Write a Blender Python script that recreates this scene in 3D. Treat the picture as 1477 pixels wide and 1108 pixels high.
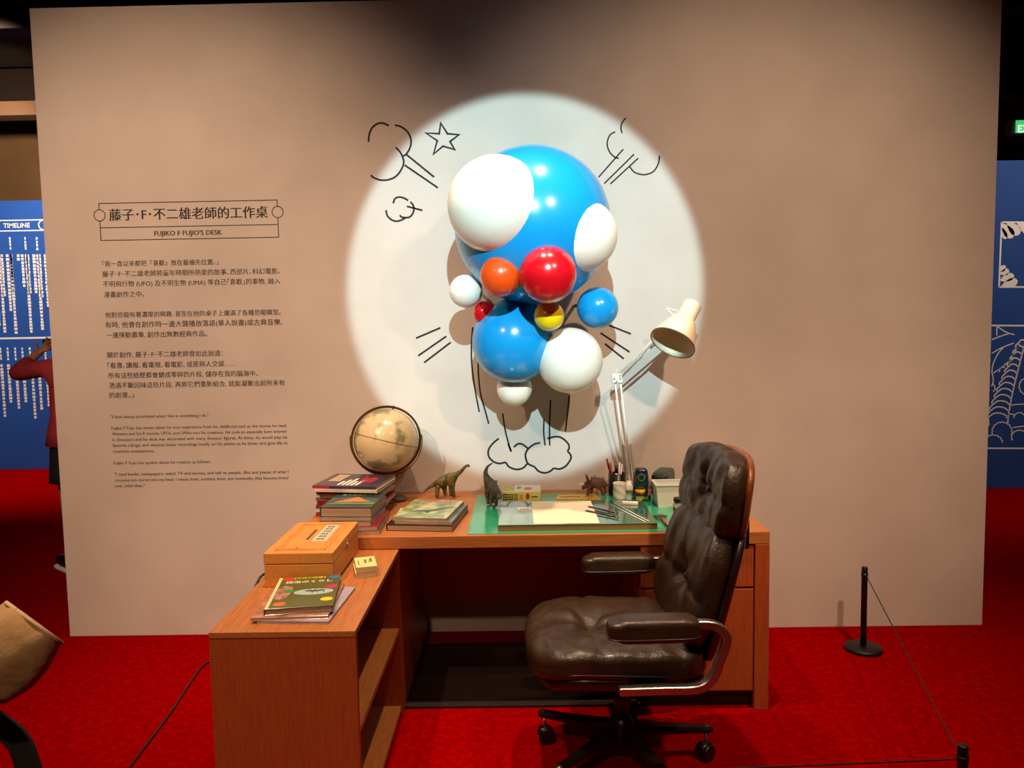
import bpy, bmesh, math, random
from mathutils import Vector, Matrix, noise
random.seed(7)
for o in list(bpy.data.objects): bpy.data.objects.remove(o)
S = bpy.context.scene
COL = S.collection
# ------------------------------------------------------------------ camera
CX, CY, CZ = 0.0, -3.7829, 1.5498
YAW, PITCH, ROLL, FPX = 0.0123, -0.0800, -0.0174, 1116.6
RM = Matrix.Rotation(YAW, 3, 'Z') @ Matrix.Rotation(math.pi/2+PITCH, 3, 'X') @ Matrix.Rotation(ROLL, 3, 'Z')
cam = bpy.data.objects.new('camera', bpy.data.cameras.new('camera')); COL.objects.link(cam)
cam.matrix_world = Matrix.Translation((CX, CY, CZ)) @ RM.to_4x4()
cam.data.sensor_width = 36; cam.data.sensor_fit = 'HORIZONTAL'; cam.data.lens = FPX/1477*36
cam.data.clip_start = .05
S.camera = cam
S.view_settings.view_transform = 'Standard'; S.view_settings.look = 'None'
S.view_settings.exposure = 0.0; S.view_settings.gamma = 1; S.view_settings.use_curve_mapping = False
# ------------------------------------------------------------------ world and lights
W = bpy.data.worlds.new('world'); S.world = W; W.use_nodes = True
W.node_tree.nodes['Background'].inputs[0].default_value = (.9, .6, .45, 1)
W.node_tree.nodes['Background'].inputs[1].default_value = .02
def spot(name, loc, target, watts, angle, blend, color, radius):
    L = bpy.data.lights.new(name, 'SPOT'); L.energy = watts; L.color = color
    L.spot_size = math.radians(angle); L.spot_blend = blend; L.shadow_soft_size = radius
    o = bpy.data.objects.new(name, L); COL.objects.link(o); o.location = loc
    o.rotation_euler = (Vector(target)-Vector(loc)).to_track_quat('-Z', 'Y').to_euler()
    return o
WARM = (1.0, .69, .46)
spot('projector_spotlight', (.10, -4.2, 3.40), (.025, 0, 1.77), 1030, 22.3, .13, (.60, .93, 1.0), .02)
spot('track_and_fill_spot', (-.50, -1.25, 4.7), (-.45, -.85, .7), 470, 52, 1.0, WARM, .05)
spot('track_and_fill_spot', (.50, -1.25, 4.7), (.40, -1.05, .6), 370, 50, 1.0, WARM, .05)
spot('track_and_fill_spot', (-2.0, -3.4, 3.5), (-1.65, 0, 1.50), 590, 58, 1.0, WARM, .06)
spot('track_and_fill_spot', (1.5, -3.4, 3.5), (1.10, 0, 1.60), 400, 58, 1.0, WARM, .06)
spot('track_and_fill_spot', (-4.6, 2.6, 4.35), (-4.8, 4.7, 1.6), 800, 90, .9, (1, .85, .75), .06)
spot('track_and_fill_spot', (-5.6, 4.2, 3.9), (-6.7, 6.6, 3.5), 150, 110, .9, (1, .78, .55), .06)  # unseen source, added to brighten the upper far wall
spot('track_and_fill_spot', (5.0, .8, 4.35), (4.6, 3.0, 1.6), 330, 90, .8, (1, .85, .75), .06)
spot('track_and_fill_spot', (-1.3, -3.0, 4.4), (-1.2, -1.8, 0), 400, 60, .9, WARM, .06)
spot('track_and_fill_spot', (1.7, -2.6, 4.4), (1.7, -1.3, 0), 400, 60, .9, WARM, .06)
spot('track_and_fill_spot', (-.6, -5.6, 4.2), (-.75, -2.3, .9), 230, 36, .9, WARM, .06)  # unseen fill behind the camera, added to brighten sleeve and side unit front

def at(px, py, X=None, Y=None, Z=None):
    d = RM @ Vector(((px-738.5)/FPX, -(py-554)/FPX, -1))
    if X is not None: t = (X-CX)/d.x
    elif Y is not None: t = (Y-CY)/d.y
    else: t = (Z-CZ)/d.z
    return Vector((CX, CY, CZ)) + d*t
# ------------------------------------------------------------------ materials
def lin(c):
    if isinstance(c, str):
        c = [int(c[i:i+2], 16)/255 for i in (0, 2, 4)]
    return tuple(((v+.055)/1.055)**2.4 if v > .04045 else v/12.92 for v in c) + (1,)
MC = {}
def mat(name, col, rough=.5, metal=0, col2=None, nscale=20, stretch=(1, 1, 1), bump=0, bscale=60, coat=0,
        ramp=(.35, .65), emit=0, trans=0, spec=.5, detail=4, voronoi=False):
    if name in MC: return MC[name]
    m = bpy.data.materials.new(name); m.use_nodes = True; MC[name] = m
    nt = m.node_tree; b = nt.nodes['Principled BSDF']
    b.inputs['Base Color'].default_value = lin(col); b.inputs['Roughness'].default_value = rough
    b.inputs['Metallic'].default_value = metal; b.inputs['Coat Weight'].default_value = coat
    b.inputs['Coat Roughness'].default_value = .12
    b.inputs['Transmission Weight'].default_value = trans; b.inputs['Specular IOR Level'].default_value = spec
    if emit:
        b.inputs['Emission Color'].default_value = lin(col); b.inputs['Emission Strength'].default_value = emit
    if col2 or bump:
        tc = nt.nodes.new('ShaderNodeTexCoord'); mp = nt.nodes.new('ShaderNodeMapping')
        mp.inputs['Scale'].default_value = stretch
        nt.links.new(tc.outputs['Object'], mp.inputs[0])
    if col2:
        if voronoi:
            n = nt.nodes.new('ShaderNodeTexVoronoi'); n.inputs['Scale'].default_value = nscale; out = n.outputs['Distance']
        else:
            n = nt.nodes.new('ShaderNodeTexNoise'); n.inputs['Scale'].default_value = nscale
            n.inputs['Detail'].default_value = detail; out = n.outputs['Fac']
        nt.links.new(mp.outputs[0], n.inputs['Vector'])
        r = nt.nodes.new('ShaderNodeValToRGB'); r.color_ramp.elements[0].position = ramp[0]; r.color_ramp.elements[1].position = ramp[1]
        r.color_ramp.elements[0].color = lin(col); r.color_ramp.elements[1].color = lin(col2)
        nt.links.new(out, r.inputs[0]); nt.links.new(r.outputs[0], b.inputs['Base Color'])
    if bump:
        n2 = nt.nodes.new('ShaderNodeTexNoise'); n2.inputs['Scale'].default_value = bscale; n2.inputs['Detail'].default_value = 5
        nt.links.new(mp.outputs[0], n2.inputs['Vector'])
        bp = nt.nodes.new('ShaderNodeBump'); bp.inputs['Strength'].default_value = bump; bp.inputs['Distance'].default_value = .01
        nt.links.new(n2.outputs['Fac'], bp.inputs['Height']); nt.links.new(bp.outputs[0], b.inputs['Normal'])
    return m
M_wall = mat('wall_paint', 'bfb2a8', .9, col2='c7bab0', nscale=3, bump=.05, bscale=160)
M_carpet = mat('red_carpet', '980001', 1.0, col2='b40206', nscale=35, bump=.8, bscale=420, spec=0, ramp=(.4, .7))
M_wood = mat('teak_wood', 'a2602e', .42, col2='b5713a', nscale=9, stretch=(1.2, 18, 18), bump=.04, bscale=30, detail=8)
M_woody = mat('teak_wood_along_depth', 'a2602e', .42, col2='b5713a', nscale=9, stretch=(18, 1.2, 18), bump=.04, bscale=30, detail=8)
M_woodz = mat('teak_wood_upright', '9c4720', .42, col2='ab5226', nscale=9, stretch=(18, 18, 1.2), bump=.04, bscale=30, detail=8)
M_kick_shade = mat('plinth_and_shade_dark', '1e0d0a', .6)  # plinth colour, darkened to carry the shade under the desk too
M_pine = mat('honey_wood', 'c98238', .4, col2='d89245', nscale=8, stretch=(16, 1.5, 16), detail=6)
M_leather = mat('brown_leather', '2c1b0e', .42, col2='372514', nscale=8, bump=.22, bscale=70, coat=.10)
M_leather_edge = mat('leather_piping', '2a201c', .35)
M_plyw = mat('plywood_shell', '8a4a22', .35, col2='6e3517', nscale=10, stretch=(6, 6, 1), coat=.3)
M_shell = mat('dark_seat_shell', '2a1610', .35, coat=.3)
M_alu = mat('polished_aluminium', 'c4beba', .36, metal=1)
M_dalu = mat('dark_enamelled_metal', '2c2422', .35, metal=.6)
M_black = mat('black_plastic', '121010', .35)
M_blackm = mat('black_matte_metal', '151212', .45, metal=.2)
M_ink = mat('black_vinyl_lettering', '1c1512', .7)
M_line = mat('dark_grey_line_paint', '16161a', .8)
M_paper = mat('page_paper', 'b59a80', .9, col2='9a8068', nscale=10, stretch=(1, 1, 120), detail=2)
M_white = mat('white_print', 'f0e6d8', .6)
M_cream = mat('cream_enamel', 'ece2cc', .35)
M_whm = mat('white_enamel', 'e4e0d6', .3)
M_skin = mat('skin', 'b07a58', .55)
M_red = mat('red_print', 'b4202a', .5); M_yellow = mat('yellow_print', 'e2c820', .5)
# ------------------------------------------------------------------ mesh helpers
def link(name, bm, m, parent=None, smooth=False, loc=None):
    me = bpy.data.meshes.new(name); bmesh.ops.recalc_face_normals(bm, faces=bm.faces); bm.to_mesh(me); bm.free()
    for mm in (m if isinstance(m, (list, tuple)) else [m]): me.materials.append(mm)
    if smooth:
        for p in me.polygons: p.use_smooth = True
    o = bpy.data.objects.new(name, me); COL.objects.link(o)
    if parent: o.parent = parent
    if loc: o.location = loc
    return o
def thing(name, label, cat, loc=(0, 0, 0), rz=0, group=None):
    o = bpy.data.objects.new(name, None); o.empty_display_size = .05; COL.objects.link(o)
    o.location = loc; o.rotation_euler = (0, 0, rz); tag(o, label, cat, group); return o
def tag(o, label, cat, group=None):
    o['label'] = label; o['category'] = cat
    if group: o['group'] = group
    return o
def struct(o): o['kind'] = 'structure'; return o
def bbox(bm, x0, x1, y0, y1, z0, z1, bev=0, seg=2):
    r = bmesh.ops.create_cube(bm, size=1, matrix=Matrix.Translation(((x0+x1)/2, (y0+y1)/2, (z0+z1)/2)) @ Matrix.Diagonal((x1-x0, y1-y0, z1-z0, 1)))
    if bev:
        es = {e for v in r['verts'] for e in v.link_edges}
        bmesh.ops.bevel(bm, geom=list(es), offset=bev, segments=seg, profile=.5, affect='EDGES')
def box(name, x0, x1, y0, y1, z0, z1, m, parent=None, bev=.002, seg=2):
    bm = bmesh.new(); bbox(bm, x0, x1, y0, y1, z0, z1, bev, seg); return link(name, bm, m, parent)
def catmull(pts, n=6):
    P = [Vector(p) for p in pts]
    if len(P) < 3: return P
    out = []
    for i in range(len(P)-1):
        a = P[i-1] if i else P[0]*2-P[1]; b = P[i]; c = P[i+1]; d = P[i+2] if i+2 < len(P) else P[-1]*2-P[-2]
        for k in range(n):
            t = k/n
            out.append(.5*((2*b)+(c-a)*t+(2*a-5*b+4*c-d)*t*t+(3*b-a-3*c+d)*t**3))
    return out+[P[-1]]
def btube(bm, pts, r, seg=10, closed=False):
    pts = [Vector(p) for p in pts]; n = len(pts); rs = r if isinstance(r, (list, tuple)) else [r]*n
    rings = []; up = None
    for i, p in enumerate(pts):
        if closed: t = pts[(i+1) % n]-pts[i-1]
        else: t = pts[min(i+1, n-1)]-pts[max(i-1, 0)]
        t.normalize()
        if up is None: up = Vector((0, 0, 1)) if abs(t.z) < .9 else Vector((1, 0, 0))
        u = (up-t*up.dot(t)).normalized(); up = u; w = t.cross(u)
        rings.append([bm.verts.new(p+(u*math.cos(2*math.pi*k/seg)+w*math.sin(2*math.pi*k/seg))*rs[i]) for k in range(seg)])
    for i in range(n if closed else n-1):
        a, b = rings[i], rings[(i+1) % n]
        for k in range(seg): bm.faces.new((a[k], a[(k+1) % seg], b[(k+1) % seg], b[k]))
    if not closed:
        bm.faces.new(rings[0][::-1]); bm.faces.new(rings[-1])
def tube(name, pts, r, m, parent=None, seg=10, closed=False):
    bm = bmesh.new(); btube(bm, pts, r, seg, closed); return link(name, bm, m, parent, True)
def blathe(bm, prof, seg=32, mtx=None):
    rings = []
    for r, z in prof:
        rings.append([bm.verts.new((max(r, 1e-5)*math.cos(2*math.pi*k/seg), max(r, 1e-5)*math.sin(2*math.pi*k/seg), z)) for k in range(seg)])
    for a, b in zip(rings, rings[1:]):
        for k in range(seg): bm.faces.new((a[k], a[(k+1) % seg], b[(k+1) % seg], b[k]))
    bmesh.ops.remove_doubles(bm, verts=rings[0]+rings[-1], dist=2e-5)
    if mtx:
        vs = [v for rr in rings for v in rr if v.is_valid]; bmesh.ops.transform(bm, matrix=mtx, verts=vs)
def lathe(name, prof, m, parent=None, seg=32, mtx=None, smooth=True, loc=None):
    bm = bmesh.new(); blathe(bm, prof, seg, mtx); o = link(name, bm, m, parent, smooth, loc)
    return o
def cyl(name, p0, p1, r, m, parent=None, seg=24):
    bm = bmesh.new(); btube(bm, [p0, p1], r, seg); o = link(name, bm, m, parent); 
    for p in o.data.polygons: p.use_smooth = len(p.vertices) == 4
    return o
def ball(name, c, r, m, parent=None, seg=24, scale=(1, 1, 1)):
    bm = bmesh.new(); bmesh.ops.create_uvsphere(bm, u_segments=seg, v_segments=max(seg*2//3, 6), radius=r,
        matrix=Matrix.Translation(c) @ Matrix.Diagonal((*scale, 1)))
    return link(name, bm, m, parent, True)
def superq(name, sx, sy, sz, p, m, parent=None, fn=None, n=20):
    bm = bmesh.new(); bmesh.ops.create_cube(bm, size=2)
    bmesh.ops.subdivide_edges(bm, edges=bm.edges[:], cuts=n, use_grid_fill=True)
    for v in bm.verts:
        c = v.co; k = (abs(c.x)**p+abs(c.y)**p+abs(c.z)**p)**(1/p); q = c/k
        q = Vector((q.x*sx, q.y*sy, q.z*sz)); v.co = fn(q) if fn else q
    return link(name, bm, m, parent, True)
def prism(bm, pts, z0, z1):
    a = [bm.verts.new((p[0], p[1], z0)) for p in pts]; b = [bm.verts.new((p[0], p[1], z1)) for p in pts]
    bm.faces.new(a[::-1]); bm.faces.new(b)
    for i in range(len(pts)): bm.faces.new((a[i], a[(i+1) % len(pts)], b[(i+1) % len(pts)], b[i]))
def patch(name, polys, m, parent, z, t=.0003):
    """flat print lying on a horizontal face"""
    bm = bmesh.new()
    for p in polys: prism(bm, p, z, z+t)
    return link(name, bm, m, parent)
def rect(x0, x1, y0, y1): return [(x0, y0), (x1, y0), (x1, y1), (x0, y1)]
def disc(cx, cy, r, ry=None, n=20): ry = ry or r; return [(cx+r*math.cos(2*math.pi*k/n), cy+ry*math.sin(2*math.pi*k/n)) for k in range(n)]
def ribbon(bm, pts, w, y=-.0006, closed=False, smooth=6):
    """painted stroke on an upright plane: pts are (x, z)"""
    P = [Vector((p[0], p[1])) for p in pts]
    if closed: P = P+[P[0]]
    elif smooth > 1: P = [Vector((q.x, q.y)) for q in catmull([(p.x, p.y, 0) for p in P], smooth)]
    n = len(P); L = []; Rr = []
    for i in range(n):
        if closed and i in (0, n-1): t = P[1]-P[-2]; t0, t1 = (P[1]-P[0]).normalized(), (P[-1]-P[-2]).normalized(); t = t0+t1
        else:
            t0 = (P[i]-P[i-1]).normalized() if i else (P[1]-P[0]).normalized(); t1 = (P[i+1]-P[i]).normalized() if i < n-1 else t0; t = t0+t1
        if t.length < 1e-6: t = t1
        t.normalize(); nn = Vector((-t.y, t.x)); k = min(1/max(nn.dot(Vector((-t1.y, t1.x))), .35), 2.2)
        L.append(P[i]+nn*w/2*k); Rr.append(P[i]-nn*w/2*k)
    for i in range(n-1):
        q = [L[i], L[i+1], Rr[i+1], Rr[i]]
        a = [bm.verts.new((c.x, y, c.y)) for c in q]; b = [bm.verts.new((c.x, y+.0005, c.y)) for c in q]
        bm.faces.new(a); bm.faces.new(b[::-1])
        bm.faces.new((a[0], b[0], b[1], a[1])); bm.faces.new((a[2], b[2], b[3], a[3]))
def skin(name, J, E, m, parent=None, root=None, sub=2, smooth=True):
    names = list(J); me = bpy.data.meshes.new(name)
    me.from_pydata([tuple(J[k][0]) for k in names], [(names.index(a), names.index(b)) for a, b in E], [])
    o = bpy.data.objects.new(name, me); COL.objects.link(o)
    md = o.modifiers.new('skin', 'SKIN'); md.use_smooth_shade = True
    for i, k in enumerate(names):
        r = J[k][1]; r = r if isinstance(r, tuple) else (r, r)
        me.skin_vertices[0].data[i].radius = r
        me.skin_vertices[0].data[i].use_root = (k == (root or names[0]))
    s = o.modifiers.new('sub', 'SUBSURF'); s.levels = sub; s.render_levels = sub
    me.materials.append(m)
    dg = bpy.context.evaluated_depsgraph_get(); ev = o.evaluated_get(dg)
    nm = bpy.data.meshes.new_from_object(ev); o.modifiers.clear(); o.data = nm; nm.name = name
    if not nm.materials: nm.materials.append(m)
    for p in nm.polygons: p.use_smooth = True
    if parent: o.parent = parent
    return o
def text(name, body, m, parent, width=None, height=None, mtx=None, bold=0, heavy=0):
    c = bpy.data.curves.new(name, 'FONT'); c.body = body; c.size = 1; c.offset = bold; c.extrude = 0; c.resolution_u = 2
    o = bpy.data.objects.new(name, c); COL.objects.link(o)
    dg = bpy.context.evaluated_depsgraph_get(); dg.update()
    me = bpy.data.meshes.new_from_object(o.evaluated_get(dg)); bpy.data.objects.remove(o)
    if heavy:
        vs = [v.co.copy() for v in me.vertices]; fs = [tuple(p.vertices) for p in me.polygons]; N = len(vs); V = []; Fc = []
        for q in range(heavy): V += [v+Vector((.013*q, 0, .00005*q)) for v in vs]; Fc += [tuple(i+N*q for i in f) for f in fs]
        me = bpy.data.meshes.new(name); me.from_pydata(V, [], Fc)
    xs = [v.co.x for v in me.vertices]; x0, x1 = min(xs), max(xs); k = width/(x1-x0) if width else height
    for v in me.vertices: v.co = Vector(((v.co.x-x0)*k, v.co.y*k*(height/k if height and width else 1), v.co.z))
    me.materials.clear(); me.materials.append(m)
    if mtx: me.transform(mtx)
    o = bpy.data.objects.new(name, me); COL.objects.link(o)
    if parent: o.parent = parent
    return o
UP = Matrix.Rotation(math.pi/2, 4, 'X')      # text standing on an XZ plane, facing -Y

# ================================================================== SETTING
WL, WR, WH = -2.3083, 2.2802, 3.0752
floor = struct(box('floor', -9, 9, -8, 7, -.1, 0, M_carpet, bev=0))
M_ceil = mat('ceiling_dark', '3a2a22', .9, col2='2a1c16', nscale=4)
M_far = mat('far_wall_paint', '9a7550', .9, col2='8e6a48', nscale=2)
struct(box('ceiling', -9, 9, -8, 7, 4.8, 4.9, M_ceil, bev=0))
struct(box('wall_far', -9, 9, 6.6, 6.7, 0, 4.8, M_far, bev=0))
struct(box('wall_left', -9.1, -9, -8, 7, 0, 4.8, M_far, bev=0))
struct(box('wall_right', 9, 9.1, -8, 7, 0, 4.8, M_far, bev=0))
struct(box('wall_near', -9, 9, -8.1, -8, 0, 4.8, M_far, bev=0))
wall = struct(box('wall_back', WL, WR, 0, .14, 0, WH, M_wall, bev=.002))
M_beam = mat('beam_brown', '2a1a12', .9); M_duct = mat('duct_brown', '6b4c36', .8)
for i, (y, z0, z1, mm) in enumerate([(5.9, 4.30, 4.75, M_beam), (5.2, 4.0, 4.16, M_duct), (3.2, 4.2, 4.7, M_beam), (1.2, 4.35, 4.75, M_beam)]):
    struct(box('trim_%d' % (i+1), -9, 9, y, y+.25, z0, z1, mm, bev=.01))
def P2(px, py, Y=0):
    v = at(px, py, Y=Y); return (v.x, v.z)
# wall writing ----------------------------------------------------
def wtext(body, x0, yb, x1, bold=0, heavy=0, height=None, Y=0, m=M_ink, parent=wall, name='lettering', off=-.0008):
    a = at(x0, yb, Y=Y); b = at(x1, yb, Y=Y)
    return text(name, body, m, parent, b.x-a.x, height, Matrix.Translation((a.x, Y+off, a.z)) @ UP, bold, heavy)
def c4(x, y): return x/4.923+130, y/4.923+280
def c5(x, y): return x/4.617+130, y/4.617+480
def T4(s, x, y, x1, **k): a = c4(x, y); wtext(s, a[0], a[1], c4(x1, y)[0], **k)
def T5(s, x, y, x1, **k): a = c5(x, y); wtext(s, a[0], a[1], c5(x1, y)[0], **k)
T4('藤子･F･不二雄老師的工作桌', 137, 183, 1265, heavy=4)
T4("FUJIKO F FUJIO'S DESK", 456, 297, 938, heavy=5)
T4('｢我一直以來都把『喜歡』放在最優先位置｡｣', 88, 513, 912, heavy=2)
T4('藤子･F･不二雄老師將童年時期所熱愛的故事､西部片､科幻電影､', 88, 586, 1350, heavy=2)
T4('不明飛行物 (UFO) 及不明生物 (UMA) 等自己｢喜歡｣的事物, 融入', 92, 657, 1352, heavy=2)
T4('漫畫創作之中｡', 98, 732, 385, heavy=2)
T4('他對恐龍有著濃厚的興趣, 甚至在他的桌子上擺滿了各種恐龍模型｡', 108, 876, 1355, heavy=2)
T4('有時, 他會在創作時一邊大聲播放落語(單人說書)或古典音樂, ', 108, 948, 1362, heavy=2)
T4('一邊揮動畫筆, 創作出無數經典作品｡', 115, 1020, 832, heavy=2)
T5('關於創作, 藤子･F･不二雄老師曾如此說道：', 115, 165, 885, heavy=2)
T5('｢看書､讀報､看電視､看電影, 或是與人交談……', 118, 235, 978, heavy=2)
T5('所有這些經歷都會變成零碎的片段, 儲存在我的腦海中｡', 122, 302, 1118, heavy=2)
T5('透過不斷回味這些片段, 再將它們重新組合, 就能凝聚出前所未有', 128, 368, 1298, heavy=2)
T5('的創意｡｣', 130, 433, 292, heavy=2)
for s, x, y, x1 in [('"I have always prioritized what I like in everything I do."', 138, 570, 790),
    ('Fujiko F Fujio has always taken his true inspirations from his childhood such as the stories he read,', 143, 646, 1310),
    ('Western and Sci-Fi movies, UFOs, and UMAs into his creations. He took an especially keen interest', 147, 684, 1312),
    ('in dinosaurs and his desk was decorated with many dinosaur figures. At times, he would play his', 148, 723, 1314),
    ('favorite rakugo and classical music recordings loudly on his stereo as he drew, and gave life to', 151, 761, 1316),
    ('countless masterpieces.', 153, 800, 430),
    ('Fujiko F Fujio has spoken about his creation as follows;', 158, 878, 803),
    ('"I read books, newspapers, watch TV and movies, and talk to people...Bits and pieces of what I', 163, 953, 1322),
    ('consume are stored into my head. I tweak them, combine them, and eventually, they become brand', 165, 992, 1322),
    ('new, solid ideas."', 167, 1030, 365)]:
    T5(s, x, y, x1, heavy=2)
bm = bmesh.new()
pt = lambda x, y: P2(*c4(x, y))
xl, zt = pt(62, 67); xr = pt(1328, 46)[0]; zb = pt(75, 330)[1]; zm = pt(72, 240)[1]; zc = pt(64, 152)[1]; r = .027
for seg in [[(xl, zc+r), (xl, zt), (xr, zt), (xr, zc+r)], [(xl, zc-r), (xl, zb), (xr, zb), (xr, zc-r)], [(xl, zm), (xr, zm)]]: ribbon(bm, seg, .004, smooth=1)
for cx in (xl, xr): ribbon(bm, [(cx+r*math.cos(a*math.pi/12), zc+r*math.sin(a*math.pi/12)) for a in range(24)], .004, closed=True)
link('title_frame', bm, M_ink, wall)
# wall drawings ---------------------------------------------------
def D(name, strokes, ox, oy, sc, w=.009, closed=False, smooth=6, parent=wall, Y=0, m=M_line):
    bm = bmesh.new()
    for s in strokes: ribbon(bm, [P2(x/sc+ox, y/sc+oy, Y) for x, y in s], w, Y-.0006, closed, smooth)
    return link(name, bm, m, parent)
D('puff_drawing', [[(228, 300), (232, 245), (255, 190), (300, 155), (345, 152), (388, 172)],
    [(435, 168), (480, 178), (535, 220), (562, 280), (555, 345), (525, 395), (500, 412)],
    [(442, 343), (480, 385), (505, 450), (490, 510), (445, 570), (385, 598), (320, 600), (270, 582), (245, 562)],
    [(527, 400), (745, 577)], [(512, 482), (775, 662)]], 490, 150, 5.47)
D('star_drawing', [[(797, 152), (850, 235), (940, 243), (870, 297), (907, 360), (815, 333), (740, 395), (770, 290), (680, 230), (785, 235)]], 490, 150, 5.47, closed=True)
D('puff_drawing', [[(422, 785), (435, 750), (465, 735), (505, 742), (540, 762)], [(558, 772), (582, 805), (582, 850), (555, 890), (515, 897), (485, 890), (475, 877)],
    [(366, 838), (375, 880), (410, 915), (455, 925), (500, 910), (515, 898)], [(530, 808), (653, 840)]], 490, 150, 5.47)
D('puff_drawing', [[(835, 110), (805, 150), (797, 190), (805, 230)], [(752, 220), (710, 245), (688, 310), (705, 375), (745, 418), (780, 430)],
    [(815, 357), (620, 578)], [(900, 397), (665, 628)], [(933, 428), (712, 632)], [(865, 495), (905, 540), (980, 558), (1050, 535), (1090, 475), (1102, 408)]], 750, 150, 5.47, w=.007)
D('motion_lines', [[(82, 238), (227, 176)], [(95, 342), (262, 226)], [(130, 383), (288, 262)]], 580, 430, 4.105)
D('motion_lines', [[(418, 172), (410, 300), (415, 420), (435, 560), (457, 675)], [(450, 318), (452, 450), (465, 570), (490, 660), (513, 745)], [(595, 683), (610, 780), (630, 860), (645, 908)]], 580, 430, 4.105, w=.008)
D('motion_lines', [[(265, 715), (264, 800), (272, 873)], [(304, 605), (298, 760), (299, 873)], [(415, 575), (405, 680), (392, 790)]], 720, 430, 4.104, w=.008)
D('motion_lines', [[(633, 154), (780, 213)], [(600, 207), (772, 320)], [(625, 270), (738, 360)]], 720, 430, 4.104)
D('cloud_drawing', [[(400, -50), (345, -5), (300, 60), (305, 130), (355, 178), (410, 192), (465, 180)], [(465, 180), (500, 225), (570, 250), (635, 235), (675, 195)],
    [(545, 35), (580, 5), (625, 5), (685, 50)], [(800, -8), (745, 5), (685, 50), (657, 110), (680, 190), (745, 225)],
    [(745, 225), (790, 270), (850, 283), (900, 265), (930, 238)], [(930, 238), (990, 245), (1050, 215), (1095, 150), (1095, 110), (1065, 75)],
    [(1065, 75), (1080, 40), (1070, 0), (1020, -48), (960, -68), (870, -50)], [(490, 0), (520, 78)], ], 660, 640, 6.714, w=.0095)

# exhibition boards behind ----------------------------------------
M_blue = mat('blue_board', '154a98', .8, col2='174e9e', nscale=1.5)
M_blue2 = mat('deep_blue_board', '143f7e', .8, col2='17458a', nscale=1.5)
YL = 4.72
bl = tag(box('display_board', -9, -2.9, YL, YL+.12, 0, 2.96, M_blue, bev=.003), 'blue timeline display wall with white vertical text at far left', 'display wall')
def L3(x, y): return x/3.693, y/3.693+250
def pl(x, y): return P2(*L3(x, y), Y=YL)
bm = bmesh.new()
zt = pl(0, 252)[1]; zb_ = pl(0, 308)[1]; xr = pl(212, 0)[0]; zc = pl(0, 280)[1]; r = .05
ribbon(bm, [(-8, zt), (xr, zt), (xr, zc+r)], .012, YL-.001, smooth=1); ribbon(bm, [(-8, zb_), (xr, zb_), (xr, zc-r)], .012, YL-.001, smooth=1)
ribbon(bm, [(xr+r*math.cos(a*math.pi/10), zc+r*math.sin(a*math.pi/10)) for a in range(20)], .012, YL-.001, closed=True)
zl = pl(0, 880)[1]; ribbon(bm, [(-8.9, zl), (-3, zl)], .02, YL-.001, smooth=1)
link('timeline_frame', bm, M_white, bl)
wtext('TIMELINE', L3(18, 0)[0], L3(0, 291)[1], L3(160, 0)[0], bold=.02, Y=YL, m=M_white, parent=bl, off=-.001)
bm = bmesh.new()
def column(x, y0, y1, w=.032):
    a = pl(x, y0); b = pl(x, y1); z = a[1]
    while z > b[1]:
        h = .028; ww = w*random.uniform(.75, 1.1)
        bbox(bm, a[0]-ww/2, a[0]+ww/2, YL-.0016, YL-.0004, z-h, z)
        z -= h+random.choice([.006, .008, .012])
for x in (52, 133, 195, -30, -90): column(x, 340, 402, .02)
for x, y1 in [(38, 735), (57, 635), (58, 845), (97, 462), (118, 600), (140, 838), (147, 640), (180, 640), (201, 830), (210, 650), (8, 650), (-2, 840), (-30, 800), (-60, 700), (240, 700)]: column(x, 432, y1)
for x in (2, 40, 80, 118, 158, 240, -38, -76): column(x, 928, 990, .02)
for x, y1 in [(8, 1300), (45, 1220), (86, 1245), (125, 1220), (170, 1300), (207, 1250), (248, 1240), (-38, 1280), (-76, 1230)]: column(x, 1018, y1)
so = link('small_print', bm, M_white, bl); so['kind'] = 'stuff'
YR = 3.05
br = tag(box('display_board', 3.2, 8.9, YR, YR+.12, 0, 2.86, M_blue2, bev=.003), 'dark blue display wall with white jungle line drawing at far right', 'display wall')
def rr(x, y, o=430): return P2(x/3.693+1377, y/3.693+o, Y=YR)
def DR(name, strokes, o=430, w=.012, closed=False, smooth=5):
    bm = bmesh.new()
    for s in strokes: ribbon(bm, [rr(x, y, o) for x, y in s], w, YR-.001, closed, smooth)
    o = link(name, bm, M_white, br); o['kind'] = 'stuff'; return o
DR('drawing_border', [[(150, 146), (900, 150)], [(150, 800), (900, 803)]], w=.014)
tr = []
for k in range(13):
    t = k/12; cx = 232+(360-232)*t**1.15; cy = 640-400*t; w2 = 52-36*t
    tr.append([(cx-w2, cy-5), (cx-w2*.5, cy-24+8*t), (cx, cy-28+10*t), (cx+w2*.6, cy-20+6*t), (cx+w2, cy-2)])
    if k < 12:
        cx2 = 232+(360-232)*((k+1)/12)**1.15; cy2 = 640-400*(k+1)/12; w3 = 52-36*(k+1)/12
        tr.append([(cx-w2, cy-5), (cx-w2-4, cy-20), (cx2-w3, cy2-5)]); tr.append([(cx+w2, cy-2), (cx+w2+4, cy-18), (cx2+w3, cy2-2)])
tr.append([(180, 640), (182, 680)]); tr.append([(285, 640), (282, 668)])
DR('palm_trunk_drawing', tr, w=.011)
def bush(cx, cy, rx, ry, a0, a1, n):
    out = []
    for i in range(n):
        s = []
        for k in range(5):
            a = math.radians(a0+(a1-a0)*(i+k/4)/n); bul = 1+.09*math.sin(math.pi*k/4)
            s.append((cx+rx*math.cos(a)*bul, cy-ry*math.sin(a)*bul))
        out.append(s)
    return out
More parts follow.
